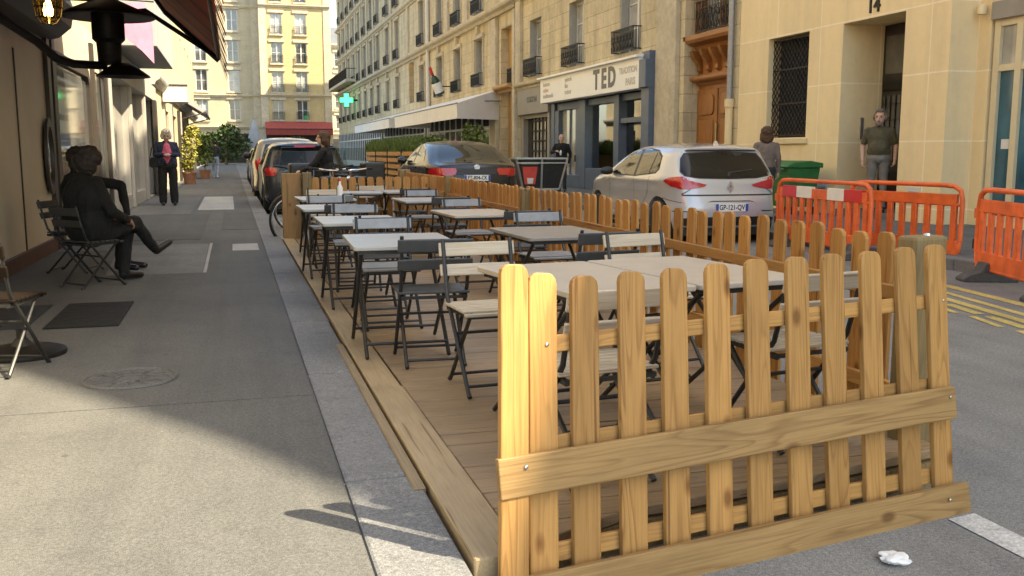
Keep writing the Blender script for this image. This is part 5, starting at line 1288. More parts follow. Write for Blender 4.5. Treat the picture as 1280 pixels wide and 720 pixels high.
saloon('black saloon car with red tail lights standing in the road beyond the tables', (4.98,19.9,0), R(-1), 1.09)
# cars at the left kerb
hb = [(.10,.30),(.03,.45),(.02,.62),(.06,.80),(.10,.95),(.22,1.15),(.30,1.36),(.22,1.44),(.45,1.475),(.9,1.50),(1.5,1.50),(2.0,1.45),(2.4,1.33),(2.85,1.10),(3.1,1.02),(3.6,.94),(3.95,.80),(4.1,.60),(4.12,.42),(4.05,.28)]
c = Car('dark_hatchback', 'dark hatchback with a roof spoiler and red brake light at the left kerb', (1.47,20.6,0), 0, hb, 4.12, .88, 1.0, .40, (.68,3.25), .32, CARM['slate'], 1.0, rear=.16, r=.12)
c.side('side_window', [(.85,1.07),(.90,1.30),(1.1,1.39),(1.6,1.41),(2.05,1.33),(2.5,1.13),(2.6,1.05),(1.7,1.02)], CARM['glass'], .006)
c.side('door_pillar', [(1.58,1.03),(1.66,1.03),(1.68,1.41),(1.61,1.41)], CARM['trim'], .008)
c.back('rear_window', [(-.52,1.38),(-.62,1.2),(-.66,1.05),(0,1.02),(.66,1.05),(.62,1.2),(.52,1.38)], CARM['rearglass'], .008)
c.back('brake_light', rrect(-.22,1.405,.22,1.445,.01,2), M_('pink red lamp', (.75,.10,.16), .3, 0, .1, 8), .02)
for sg in (-1,1): c.back('tail_light', [(sg*x,z) for x,z in ((.58,.96),(.62,.82),(.80,.81),(.80,.96),(.74,1.0))][::sg], CARM['taillight'], .012, .04)
c.side('tail_light', [(.10,.82),(.24,.84),(.24,.97),(.13,.99)], CARM['taillight'], .008, .04)
plate(c, .60, .52, .115, 'EB-571-RD', .0)
suv = [(.10,.34),(.03,.5),(.02,.75),(.05,.95),(.10,1.05),(.25,1.30),(.42,1.56),(.60,1.63),(1.2,1.67),(1.9,1.66),(2.4,1.58),(2.75,1.42),(3.15,1.18),(3.4,1.10),(3.9,1.03),(4.25,.90),(4.38,.70),(4.4,.5),(4.32,.32)]
c = Car('tan_suv', 'champagne coloured tall car parked ahead of the dark hatchback', (1.42,26.4,0), 0, suv, 4.4, .90, 1.12, .36, (.80,3.45), .345, CARM['tan'], 1.0, bottom=.28, r=.12)
c.side('side_window', [(.50,1.17),(.70,1.42),(.95,1.54),(1.9,1.57),(2.35,1.47),(2.8,1.24),(2.9,1.17),(1.7,1.14)], CARM['glass'], .006)
c.back('rear_window', [(-.55,1.52),(-.66,1.2),(0,1.15),(.66,1.2),(.55,1.52)], CARM['glass'], .008)
for sg in (-1,1): c.back('tail_light', [(sg*x,z) for x,z in ((.62,1.15),(.64,.85),(.86,.85),(.86,1.12))][::sg], CARM['taillight'], .012, .05)
for sg in (-1,1):
    m = MB(); m.lathe([(0,-.11),(.06,-.10),(.10,-.03),(.10,.05),(0,.11)], 12, T(sg*1.0,2.75,1.22) @ RY(R(90))); m.build('wing_mirror', CARM['trim'], c.t, smooth=True)
for i, (y, p, lab, nm) in enumerate(((31.5,'black','small black car third in the line at the left kerb','black_car'),(37.0,'silver','pale silver car farther along the left kerb','silver_car'),(43,'slate','dark car at the far end of the line on the left kerb','dark_car'))):
    c = Car(nm, lab, (1.5,y,0), 0, hb, 4.12, .88, 1.0, .40, (.68,3.25), .32, CARM[p], 1.0, rear=.16, r=.12)
    c.side('side_window', [(.85,1.07),(.90,1.30),(1.1,1.39),(1.6,1.41),(2.05,1.33),(2.5,1.13),(2.6,1.05),(1.7,1.02)], CARM['glass'], .006)
    c.back('rear_window', [(-.52,1.38),(-.66,1.05),(0,1.02),(.66,1.05),(.52,1.38)], CARM['glass'], .008)
    for sg in (-1,1): c.back('tail_light', [(sg*x,z) for x,z in ((.55,.98),(.60,.76),(.84,.74),(.86,.98))][::sg], CARM['taillight'], .012, .06)
# ---------------------------------------------------------------- people: round cones and ellipsoids fused into one skin
def cone_mesh(mb, a, b, ra, rb, n=14):
    a = Vector(a); b = Vector(b); d = b-a; L = d.length
    if L < 1e-5: d = Vector((0,0,1)); L = 1e-5
    d = d.normalized(); q = d.to_track_quat('Z','Y').to_matrix().to_4x4()
    prof = [(max(1e-4,ra*math.sin(t*PI/10)), -ra*math.cos(t*PI/10)) for t in range(0,6)]+[(max(1e-4,rb*math.cos(t*PI/10)), L+rb*math.sin(t*PI/10)) for t in range(0,6)]
    prof[0] = (0, prof[0][1]); prof[-1] = (0, prof[-1][1])
    mb.lathe(prof, n, T(*a) @ q)
class Person:
    def __init__(s): s.pr = []
    def cap(s, mat, a, b, ra, rb): s.pr.append(('c', mat, Vector(a), Vector(b), ra, rb))
    def ell(s, mat, c, r, rot=None): s.pr.append(('e', mat, Vector(c), Vector(r), rot or Matrix.Identity(3)))
    def sd(s, pr, p):
        if pr[0] == 'c':
            _, _, a, b, ra, rb = pr; ab = b-a; t = max(0,min(1,(p-a).dot(ab)/max(ab.length_squared,1e-9))); return (p-a-ab*t).length-(ra+(rb-ra)*t)
        _, _, c, r, rot = pr; q = rot.transposed() @ (p-c); k = Vector((q.x/r.x,q.y/r.y,q.z/r.z)).length; return (k-1)*min(r)
    def build(s, root, name='body', voxel=.011, parts=None):
        mb = MB()
        for pr in s.pr:
            if pr[0] == 'c': cone_mesh(mb, pr[2], pr[3], pr[4], pr[5])
            else:
                _, _, c, r, rot = pr; M = T(*c) @ rot.to_4x4() @ Matrix.Diagonal((*r,1))
                prof = [(math.sin(t*PI/14), -math.cos(t*PI/14)) for t in range(15)]; prof[0] = (0,-1); prof[-1] = (0,1); mb.lathe(prof, 20, M)
        o = mb.build(name + '_tmp', MT['skin'])
        rm = o.modifiers.new('r','REMESH'); rm.mode = 'VOXEL'; rm.voxel_size = voxel; rm.use_smooth_shade = True
        sm = o.modifiers.new('s','SMOOTH'); sm.factor = .5; sm.iterations = 4
        bpy.context.view_layer.update()
        me = bpy.data.meshes.new_from_object(o.evaluated_get(bpy.context.evaluated_depsgraph_get())); bpy.data.objects.remove(o)
        me.name = name; me.materials.clear(); names = []
        for pr in s.pr:
            if pr[1] not in names: names.append(pr[1]); me.materials.append(MT[pr[1]])
        for f in me.polygons:
            c = f.center; best = min(s.pr, key=lambda pr: s.sd(pr, c)); f.material_index = names.index(best[1]); f.use_smooth = True
        # folds in the clothes, tufts in the hair
        cl = [i for i, n_ in enumerate(names) if not n_.startswith('skin') and n_ != 'shoe']; vs = {}
        for f in me.polygons:
            for i in f.vertices: vs[i] = vs.get(i, True) and f.material_index in cl
        nr = [Vector(v.normal) for v in me.vertices]; hair = name in ('hair','beard')
        for i, ok in vs.items():
            if not ok: continue
            v = me.vertices[i]; c = v.co
            d = (noise.noise(c*34)*.011+noise.noise(c*80)*.006) if hair else (noise.noise(Vector((c.x*16,c.y*16,c.z*9+c.x*12)))*.010+noise.noise(Vector((c.x*40,c.y*40,c.z*16)))*.004)
            v.co = c+nr[i]*d
        b = bpy.data.objects.new(name, me); COL.objects.link(b); b.parent = root; return b
def hand(P, mat, wrist, d, side, palm_n, curl=.5, k=1.0):
    """palm, four bent fingers and a thumb leaving the side of the palm"""
    w = Vector(wrist); d = Vector(d).normalized(); n = Vector(palm_n); n = (n-d*n.dot(d)).normalized(); t = d.cross(n)*side
    P.cap(mat, w, w+d*.07*k, .022*k, .026*k); 
    for i, (off, l) in enumerate(((.027,.072),(.010,.080),(-.008,.074),(-.025,.058))):
        a = w+d*.075*k+t*off*k; b = a+(d*math.cos(curl*.6)+n*math.sin(curl*.6))*l*.5*k; c = b+(d*math.cos(curl*1.6)+n*math.sin(curl*1.6))*l*.5*k
        P.cap(mat, w+d*.05*k+t*off*.8*k, a, .012*k, .0105*k); P.cap(mat, a, b, .0105*k, .0095*k); P.cap(mat, b, c, .0095*k, .0075*k)
    a = w+d*.02*k+t*.026*k; b = a+(d*.75+t*.55+n*.3).normalized()*.038*k; P.cap(mat, a, b, .0125*k, .0105*k); P.cap(mat, b, b+(d*.9+n*.4).normalized()*.030*k, .0105*k, .0085*k)
def head(P, c, fwd, skin='skin', k=1.0, tilt=0):
    c = Vector(c); f = Vector(fwd).normalized(); up = Vector((0,0,1)); r = f.cross(up).normalized(); up = (up*math.cos(tilt)+f*math.sin(tilt)).normalized(); f = r.cross(up)*-1 if r.cross(up).dot(f) < 0 else r.cross(up)
    rot = Matrix((r,f,up)).transposed()
    L = lambda x,y,z: c+(r*x+f*y+up*z)*k
    P.ell(skin, L(0,-.012,.025), Vector((.076,.094,.098))*k, rot); P.ell(skin, L(0,.022,-.035), Vector((.060,.068,.078))*k, rot)
    P.cap(skin, L(0,.088,.012), L(0,.112,-.028), .011*k, .0145*k); P.ell(skin, L(0,.082,-.066), Vector((.026,.013,.011))*k, rot); P.ell(skin, L(0,.068,-.100), Vector((.026,.022,.018))*k, rot)
    for sg in (-1,1):
        P.ell(skin, L(sg*.078,-.012,-.008), Vector((.010,.020,.032))*k, rot); P.cap(skin, L(sg*.02,.082,.040), L(sg*.052,.070,.038), .011*k, .009*k)
    return L, rot
def face(root, L, k=1.0):
    m = MB()
    for sg in (-1,1): m.lathe([(0,-.009*k),(.008*k,-.005*k),(.010*k,0),(.008*k,.005*k),(0,.009*k)], 8, T(*L(sg*.033,.083,.014)))
    m.build('eyes', MT['iron'], root, smooth=True)
def hairpiece(root, name, mat, prims, voxel=.011):
    P = Person()
    for pr in prims: P.ell(mat, *pr) if len(pr) < 4 else P.cap(mat, *pr)
    return P.build(root, name, voxel)
def standing(P, top, legs, shoe, skin, o=None, k=1.0, fat=1.0, sleeve='long', female=False):
    """joint table o overrides the default relaxed stance; figure faces -y"""
    J = dict(pel=(0,0,.93), wai=(0,.0,1.07), che=(0,.015,1.27), nek=(0,.02,1.46), hed=(0,-.012,1.605),
      sl=(.185,.015,1.385), el=(.235,.045,1.13), wl=(.235,-.03,.88), sr=(-.185,.015,1.385), er=(-.235,.045,1.13), wr=(-.235,-.03,.88),
      hl=(.09,0,.92), kl=(.10,-.015,.50), al=(.105,.03,.085), hr=(-.09,0,.92), kr=(-.10,-.015,.50), ar=(-.105,.03,.085), fl=(.125,-.13,.04), fr=(-.125,-.13,.04))
    if o: J.update(o)
    J = {a: Vector(b)*k for a, b in J.items()}
    P.ell(top, J['che'], Vector((.172*fat,.115*fat,.20))*k); P.ell(top, (J['wai']+J['che'])*.5, Vector((.155*fat,.118*fat,.19))*k)
    P.ell(top, J['wai']-Vector((0,0,.03))*k, Vector((.160*fat,.122*fat,.13))*k); P.ell(legs, J['pel']-Vector((0,0,.01))*k, Vector((.165*fat,.120*fat,.115))*k)
    P.cap(top, J['sl'], J['che']+Vector((.03,0,.12))*k, .060*k, .085*k); P.cap(top, J['sr'], J['che']+Vector((-.03,0,.12))*k, .060*k, .085*k); P.cap(top, J['nek']-Vector((0,0,.03))*k, J['che'], .07*k, .11*k); P.cap(skin, J['nek']-Vector((0,0,.01))*k, J['hed']-Vector((0,0,.05))*k, .055*k, .05*k)
    for a, b, c in (('sl','el','wl'),('sr','er','wr')):
        if sleeve == 'long': P.cap(top, J[a], J[b], .062*k, .050*k); P.cap(top, J[b], J[c], .050*k, .038*k)
        else:
            mid = J[a].lerp(J[b], .72); P.cap(top, J[a], mid, .066*k, .060*k); P.cap(skin, mid, J[b], .045*k, .041*k); P.cap(skin, J[b], J[c], .042*k, .028*k)
    for a, b, c, f in (('hl','kl','al','fl'),('hr','kr','ar','fr')):
        P.cap(legs, J[a], J[b], .088*k*fat, .062*k); P.cap(legs, J[b], J[c]+Vector((0,0,.0)), .062*k, .050*k)
        P.cap(shoe, J[c]-Vector((0,-.015,.035))*k, J[f], .046*k, .036*k)
    return J
def person(label, loc, rz, group=None): return thing('person', label, 'person', loc, rz, group)

# man in the doorway of number 14
t = person('bearded man in an olive t-shirt standing in the dark doorway of number 14', (11.02,14.72,.245), R(-42))
P = Person(); k = 1.03
J = standing(P, 'olive', 'grey_cloth', 'shoe', 'skin', dict(el=(.27,.05,1.13), wl=(.27,-.06,.90), er=(-.27,.06,1.13), wr=(-.25,-.04,.88)), k, 1.22, 'short')
P.ell('olive', Vector((0,-.055,1.10))*k, Vector((.165,.13,.15))*k)
L, rot = head(P, J['hed'], (-.15,-1,0), 'skin', 1.14)
hand(P, 'skin', J['wl'], (-.05,-.12,-1), 1, (-1,-.2,0), .7); hand(P, 'skin', J['wr'], (.05,-.12,-1), -1, (1,-.2,0), .7)
P.build(t, 'body', .0095); face(t, L, 1.14)
hairpiece(t, 'hair', 'hair_grey', [(L(0,-.035,.055), Vector((.108,.105,.105)), rot), (L(.072,-.04,.01), Vector((.05,.065,.075)), rot), (L(-.072,-.04,.01), Vector((.05,.065,.075)), rot), (L(0,.03,.105), Vector((.07,.06,.03)), rot)])
hairpiece(t, 'beard', 'beard', [(L(0,.055,-.085), Vector((.062,.045,.050)), rot), (L(.045,.03,-.06), Vector((.022,.04,.045)), rot), (L(-.045,.03,-.06), Vector((.022,.04,.045)), rot), (L(.0,.092,-.05), Vector((.036,.014,.010)), rot)], .009)
# white haired woman on the pavement
t = person('white haired woman in a dark cardigan over a pink top looking down at her hands', (-1.38,22.6,.13), R(6))
P = Person(); k = .965
J = standing(P, 'navy', 'black_cloth', 'shoe', 'skin', dict(el=(.25,.02,1.15), wl=(.07,-.20,1.16), er=(-.25,.02,1.15), wr=(-.07,-.20,1.16), hed=(0,-.04,1.59), kl=(.115,-.01,.5), al=(.125,.03,.085), kr=(-.115,-.01,.5), ar=(-.125,.03,.085)), k, 1.32)
for s_ in (-1,1): P.cap('black_cloth', Vector((s_*.11,0,.80))*k, Vector((s_*.125,.02,.12))*k, .10, .085)
P.ell('pink_cloth', Vector((0,-.052,1.17))*k, Vector((.115,.135,.27))*k); P.ell('navy', Vector((.16,.0,.98))*k, Vector((.06,.10,.16))*k); P.ell('navy', Vector((-.16,.0,.98))*k, Vector((.06,.10,.16))*k)
L, rot = head(P, J['hed'], (0,-1,-.0), 'skin', .98, .35)
hand(P, 'skin', J['wl'], (-.8,-.5,.1), 1, (0,0,-1), .8); hand(P, 'skin', J['wr'], (.8,-.5,.1), -1, (0,0,-1), .8)
P.build(t, 'body', .011); face(t, L)
hairpiece(t, 'hair', 'hair_white', [(L(0,-.035,.045), Vector((.105,.108,.10)), rot), (L(.075,-.03,-.02), Vector((.045,.065,.08)), rot), (L(-.075,-.03,-.02), Vector((.045,.065,.08)), rot), (L(0,.045,.105), Vector((.075,.05,.035)), rot)])
tt = thing('shoulder_bag', 'small dark bag hanging at the side of the white haired woman', 'bag', (-1.38,22.6,.13), R(6))
m = MB(); m.prism(rrect(-.37,.84,-.20,1.05,.05,4), -.06, .06, 'y'); m.build('pouch', MT['black_cloth'], tt, bevel=.02, seg=2)
m = MB(); m.tube([(-.36,0,1.02),(-.31,.0,1.25),(-.19,-.0,1.41),(-.21,.05,1.3),(-.22,0,1.02)], .010, 6); m.build('strap', MT['black_cloth'], tt)
# distant man in jeans
t = person('man in pale jeans and a dark jacket walking away far down the left pavement', (-.76,47.2,.13), R(172))
P = Person(); J = standing(P, 'dark_cloth', 'denim', 'white_cloth', 'skin', dict(kl=(.10,-.12,.50), al=(.10,-.02,.09), fl=(.11,-.20,.05), kr=(-.10,.02,.50), ar=(-.10,.16,.10), fr=(-.11,.02,.04), el=(.25,-.04,1.15), wl=(.2,-.24,1.08)), 1.0, 1.0)
L, rot = head(P, J['hed'], (0,-1,0)); hand(P,'skin',J['wl'],(-.2,-.9,-.1),1,(-1,0,0),.7); hand(P,'skin',J['wr'],(0,-.1,-1),-1,(1,0,0),.7); P.build(t, 'body', .016)
hairpiece(t, 'hair', 'hair_dark', [(L(0,-.03,.035), Vector((.088,.10,.09)), rot)])
# man behind the cargo bike
t = person('balding man in a dark jacket standing behind the cargo bike', (9.45,27.4,.13), R(-30))
P = Person(); J = standing(P, 'black_cloth', 'dark_cloth', 'shoe', 'skin', dict(er=(-.29,-.02,1.18), wr=(-.12,-.24,1.22), el=(.27,.05,1.12)), .99, 1.15)
P.ell('white_cloth', Vector((0,-.07,1.16)), Vector((.045,.072,.10))); L, rot = head(P, J['hed'], (.2,-1,0))
hand(P,'skin',J['wl'],(0,-.1,-1),1,(-1,0,0),.7); hand(P,'skin',J['wr'],(.7,-.6,.1),-1,(0,0,-1),.8); P.build(t, 'body', .012); face(t, L)
hairpiece(t, 'hair', 'hair_dark', [(L(0,-.045,.02), Vector((.084,.085,.075)), rot)])
# person seen from behind next to the silver car
t = person('dark haired person in a taupe jacket seen from behind near the green bin', (9.15,15.35,.13), R(150))
P = Person(); J = standing(P, 'taupe', 'dark_cloth', 'shoe', 'skin', None, .93, 1.12); L, rot = head(P, J['hed'], (0,-1,0)); hand(P,'skin',J['wl'],(0,-.1,-1),1,(-1,0,0),.7); hand(P,'skin',J['wr'],(0,-.1,-1),-1,(1,0,0),.7); P.build(t, 'body', .012); face(t, L)
hairpiece(t, 'hair', 'hair_brown', [(L(0,-.03,.035), Vector((.108,.118,.105)), rot), (L(0,-.065,-.07), Vector((.105,.065,.12)), rot), (L(.07,-.02,-.05), Vector((.05,.06,.10)), rot), (L(-.07,-.02,-.05), Vector((.05,.06,.10)), rot)])
# seated man in black, legs crossed, back three quarters to the viewer; figure faces -y
def seated(label, loc, rz, mats, cross=True, hat=False, k=.93, arm=None, fat=1.0):
    t = person(label, loc, rz); P = Person(); top, legs = mats
    V_ = lambda *p: Vector(p)*k
    P.ell(legs, V_(0,0,.50), V_(.18,.15,.11)); P.ell(top, V_(0,.03,.62), V_(.21*fat,.17*fat,.24)); P.ell(top, V_(0,.045,.86), V_(.21*fat,.15*fat,.22)); P.cap(top, V_(.19,.04,1.0), V_(-.19,.04,1.0), .068*k, .068*k)
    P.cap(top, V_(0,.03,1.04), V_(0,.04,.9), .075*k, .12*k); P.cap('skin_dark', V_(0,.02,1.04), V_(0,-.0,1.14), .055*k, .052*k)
    # planted leg and crossed leg
    P.cap(legs, V_(.10,-.02,.49), V_(.11,-.45,.50), .092*k, .068*k); P.cap(legs, V_(.11,-.45,.50), V_(.11,-.40,.10), .070*k, .055*k); P.cap('shoe', V_(.11,-.39,.06), V_(.12,-.60,.04), .048*k, .036*k)
    if cross: P.cap(legs, V_(-.10,-.02,.50), V_(-.03,-.46,.60), .092*k, .07*k); P.cap(legs, V_(-.03,-.46,.60), V_(.16,-.80,.30), .068*k, .05*k); P.cap('shoe', V_(.17,-.84,.27), V_(.23,-1.05,.34), .048*k, .036*k)
    else: P.cap(legs, V_(-.10,-.02,.49), V_(-.13,-.45,.50), .092*k, .068*k); P.cap(legs, V_(-.13,-.45,.50), V_(-.13,-.40,.10), .066*k, .05*k); P.cap('shoe', V_(-.13,-.39,.06), V_(-.15,-.58,.04), .048*k, .036*k)
    for sg, (e, w_) in zip((1,-1), arm or (((.30,-.02,.74),(.16,-.28,.64)),((-.30,-.02,.74),(-.16,-.28,.64)))):
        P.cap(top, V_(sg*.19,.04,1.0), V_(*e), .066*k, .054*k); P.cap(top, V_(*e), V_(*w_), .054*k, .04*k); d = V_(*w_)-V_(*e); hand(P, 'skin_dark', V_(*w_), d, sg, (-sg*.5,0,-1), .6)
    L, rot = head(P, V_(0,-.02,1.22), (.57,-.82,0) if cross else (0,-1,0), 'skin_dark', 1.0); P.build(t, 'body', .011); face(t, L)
    hairpiece(t, 'hair', 'hair_dark', [(L(0,-.03,.03), Vector((.092,.105,.10)), rot), (L(0,-.06,-.05), Vector((.085,.05,.08)), rot)] + ([(L(.06,-.05,.03), Vector((.065,.075,.07)), rot), (L(-.06,-.04,.02), Vector((.065,.075,.075)), rot), (L(0,-.02,.09), Vector((.085,.085,.045)), rot), (L(.0,-.07,-.02), Vector((.10,.06,.07)), rot)] if cross else []))
    if hat:
        m = MB(); c = L(0,-.01,.075); m.lathe([(0,.105),(.06,.105),(.088,.085),(.098,.02),(.102,.0),(.128,-.012),(.132,-.018),(.10,-.012),(0,-.01)], 24, T(*c)); m.build('hat', MT['black_cloth'], t, smooth=True)
    return t
seated('seated man in black with bushy hair and crossed legs outside the cafe', (-1.20,9.05,.135), R(130), ('black_cloth','black_cloth'), True, False, .89, (((.32,-.06,.76),(.14,-.30,.66)),((-.32,-.02,.74),(-.16,-.28,.64))), 1.25)
seated('second seated person in dark clothes mostly hidden behind the man with crossed legs', (-1.44,10.25,.135), R(80), ('black_cloth','black_cloth'), False, False, .90, (((.24,-.36,.92),(.20,-.42,.62)),((-.28,-.02,.74),(-.16,-.28,.64))))
# cyclist at the far fence
t = person('brown haired person in a dark jacket sitting on a bicycle beyond the far fence', (1.52,16.0,0), R(-105))
P = Person()
P.ell('navy', (0,.0,.93), (.16,.14,.11)); P.ell('black_cloth', (0,-.03,1.10), (.165,.125,.18)); P.ell('black_cloth', (0,-.06,1.28), (.185,.13,.19)); P.cap('black_cloth', (.18,-.07,1.40), (-.18,-.07,1.40), .062, .062); P.cap('skin', (0,-.07,1.45), (0,-.09,1.55), .055, .05); P.cap('black_cloth',(0,-.06,1.44),(0,-.05,1.3),.07,.11)
for sg in (-1,1):
    P.cap('navy', (sg*.09,-.02,.90), (sg*.12,-.36,.62), .088, .065); P.cap('navy', (sg*.12,-.36,.62), (sg*.12,-.20 if sg > 0 else -.3,.22 if sg > 0 else .10), .064, .048); P.cap('shoe', (sg*.12,-.20 if sg > 0 else -.3,.17 if sg > 0 else .05), (sg*.13,-.38 if sg > 0 else -.46,.14 if sg > 0 else .04), .045, .035)
    P.cap('black_cloth', (sg*.18,-.07,1.40), (sg*.26,-.24,1.16), .06, .05); P.cap('black_cloth', (sg*.26,-.24,1.16), (sg*.22,-.44,1.06), .05, .038); hand(P, 'skin', (sg*.22,-.44,1.06), (-sg*.1,-1,-.2), sg, (0,0,-1), 1.0)
L, rot = head(P, (0,-.11,1.62), (.35,-1,0)); P.build(t, 'body', .012); face(t, L); t.scale = (.94,)*3
hairpiece(t, 'hair', 'hair_brown', [(L(0,-.03,.035), Vector((.100,.112,.10)), rot), (L(0,-.07,-.06), Vector((.10,.06,.11)), rot), (L(.06,-.02,-.04), Vector((.045,.06,.09)), rot), (L(-.06,-.02,-.04), Vector((.045,.06,.09)), rot)])
# ---------------------------------------------------------------- bicycles
def bicycle(label, loc, rz, frame, yb=0):
    t = thing('bicycle', label, 'bicycle', loc, rz, 'bicycles parked behind the far end fence')
    for x in (-.52,.52):
        m = MB(); m.tube([(x+.33*math.cos(a*PI/18), 0, .345+.33*math.sin(a*PI/18)) for a in range(36)], .018, 8, closed=True); w = m.build('wheel', MT['rubber'], t, smooth=True)
        m = MB(); m.tube([(x+.305*math.cos(a*PI/18), 0, .345+.305*math.sin(a*PI/18)) for a in range(36)], .012, 6, closed=True); m.build('rim', MT['alu'], w, smooth=True)
        m = MB()
        for a in range(16): m.bar((x+.02*math.cos(a*PI/8+.5),.02*(-1)**a,.345+.02*math.sin(a*PI/8+.5)),(x+.30*math.cos(a*PI/8),0,.345+.30*math.sin(a*PI/8)),.003,.003)
        m.build('spokes', MT['chrome'], w)
        m = MB(); m.tube([(x+.365*math.cos(R(a)),0,.345+.365*math.sin(R(a))) for a in range(20,170,15)], .022, 6); m.build('mudguard', frame, t, smooth=True)
    m = MB(); r = .018
    for a, b in (((-.52,0,.345),(-.10,0,.29)),((-.52,0,.345),(-.20,0,.80)),((-.10,0,.29),(-.22,0,.90)),((-.10,0,.29),(.34,0,.74)),((-.19,0,.76),(.33,0,.80)),((.31,0,.88),(.37,0,.66)),((.37,.04,.66),(.52,.05,.345)),((.37,-.04,.66),(.52,-.05,.345))): m.tube([a,b], r, 8)
    m.build('frame', frame, t, smooth=True)
    m = MB(); m.tube([(.30,0,.88),(.29,0,1.02)], .014, 8); m.tube([(.18,.30,1.06),(.26,.24,1.05),(.31,.10,1.03),(.31,-.10,1.03),(.26,-.24,1.05),(.18,-.30,1.06)], .013, 8); h = m.build('handlebar', MT['chrome'], t, smooth=True)
    m = MB()
    for s in (-1,1): m.tube([(.17,s*.305,1.06),(.25,s*.25,1.052)], .019, 8)
    m.build('grip', MT['rubber'], h, smooth=True)
    m = MB(); m.prism([(-.36,-.09),(-.30,-.10),(-.12,-.03),(-.05,-.02),(-.05,.02),(-.12,.03),(-.30,.10),(-.36,.09)], .90, .95, 'z'); m.build('saddle', MT['shoe'], t, bevel=.02, seg=2)
    m = MB(); m.lathe([(.085,-.01),(.095,-.006),(.095,.006),(.085,.01)], 18, T(-.10,-.05,.29) @ RX(R(90))); m.tube([(-.10,-.06,.29),(-.02,-.08,.15)], .012, 6); m.tube([(-.10,.06,.29),(-.18,.08,.43)], .012, 6); m.box((-.07,-.14,.14),(.03,-.07,.16)); m.box((-.23,.07,.42),(-.13,.14,.44)); m.build('crank', MT['chrome'], t)
    m = MB(); m.lathe([(0,.0),(.04,.01),(.04,.05),(0,.06)], 12, T(.39,0,.9) @ RY(R(90))); m.build('front_lamp', MT['chrome'], t, smooth=True)
    return t
bicycle('black bicycle with both wheels showing at the kerb end of the far fence', (1.17,14.25,0), R(35), MT['iron'])
bicycle('dark green bicycle leaning among the others behind the far fence', (1.35,14.4,0), R(80), MT['green'])
bicycle('grey bicycle behind the middle of the far fence', (1.75,14.5,0), R(96), MT['steelgrey'])
bicycle('bicycle ridden by the brown haired person', (1.45,15.97,0), R(165), MT['iron'])
# motor scooter at the kerb
t = thing('motor_scooter', 'dark motor scooter with a windscreen parked between the bicycles and the dark hatchback', 'scooter', (1.05,17.2,0), R(92))
for x in (-.62,.62):
    m = MB(); m.lathe([(.16,-.06),(.22,-.06),(.25,-.03),(.25,.03),(.22,.06),(.16,.06)], 24, T(x,0,.25) @ RX(R(90))); w = m.build('wheel', MT['rubber'], t, smooth=True)
    m = MB(); m.lathe([(0,-.04),(.16,-.05),(.16,.05),(0,.04)], 16, T(x,0,.25) @ RX(R(90))); m.build('rim', MT['alu'], w, smooth=True)
m = MB(); m.prism([(-.85,.55),(-.80,.72),(-.2,.74),(-.05,.60),(-.02,.35),(.25,.32),(.42,.45),(.50,.95),(.60,.98),(.66,.62),(.50,.28),(-.3,.2),(-.62,.30)], -.17, .17, 'y'); m.build('body', CARM['black'], t, bevel=.06, seg=3)
m = MB(); m.prism([(-.86,.74),(-.82,.80),(-.25,.83),(-.10,.76),(-.15,.73)], -.15, .15, 'y'); m.build('saddle', MT['shoe'], t, bevel=.03, seg=2)
m = MB(); m.tube([(.50,-.34,1.06),(.53,-.1,1.02),(.53,.1,1.02),(.50,.34,1.06)], .016, 8); m.build('handlebar', MT['iron'], t, smooth=True)
m = MB(); m.prism([(-.26,1.0),(.26,1.0),(.20,1.42),(-.20,1.42)], -.004, .004, 'x', T(.60,0,0) @ RY(R(-12)) @ T(0,0,0)); m.build('windscreen', FAC['pane'], t)
m = MB(); m.box((-1.0,-.19,.80),(-.62,.19,1.12)); m.build('top_box', MT['darkmetal'], t, bevel=.04, seg=3)
m = MB(); m.box((-1.012,-.12,.62),(-.99,.12,.70)); m.build('tail_light', CARM['taillight'], t, bevel=.01)
dup(t, (1.72,17.7,0), R(78), 'second motor scooter standing nearer the road than the first one')
dup(t, (2.3,18.3,0), R(99), 'third motor scooter in the group, closest to the road')
# cargo bike with the framed box
t = thing('cargo_bike', 'black cargo bike box with an aluminium frame and a red poster beyond the side fence', 'cargo bike', (8.0,25.1,0), R(-4))
def trap(z0, z1, w0, w1, d0, d1): return [(-w0,-d0,z0),(w0,-d0,z0),(w0,d0,z0),(-w0,d0,z0),(-w1,-d1,z1),(w1,-d1,z1),(w1,d1,z1),(-w1,d1,z1)]
FC = [(0,3,2,1),(4,5,6,7),(0,1,5,4),(1,2,6,5),(2,3,7,6),(3,0,4,7)]
m = MB(); v = trap(.32,1.14,.50,.70,.30,.40); m.add(v, FC); m.build('box', MT['darkmetal'], t, bevel=.01)
m = MB(); e = [Vector(p) for p in trap(.32,1.14,.505,.705,.305,.405)]
for a, b in ((4,5),(5,6),(6,7),(7,4),(0,4),(1,5),(2,6),(3,7),(0,1)): m.bar(e[a],e[b],.045,.045)
m.bar((e[0]+e[1])/2,(e[4]+e[5])/2,.05,.05); up = Vector((0,-.012,-.12)); m.bar(e[4]+up,e[5]+up,.04,.03); m.build('frame', MT['alu'], t)
fp = lambda x, z: (x, -.30-.10*(z-.32)/.82-.014, z)
m = MB(); m.add([fp(-.54,.92),fp(-.12,.92),fp(-.17,.45),fp(-.46,.45)],[(0,1,2,3)]); m.build('poster', M_('red poster', (.62,.07,.05), .5, 0, .15, 8), t)
m = MB(); m.add([fp(-.40,.62),fp(-.22,.62),fp(-.24,.47),fp(-.38,.47)],[(0,1,2,3)]); o = m.build('poster_mark', MT['white_cloth'], t); o.location = (0,-.004,0)
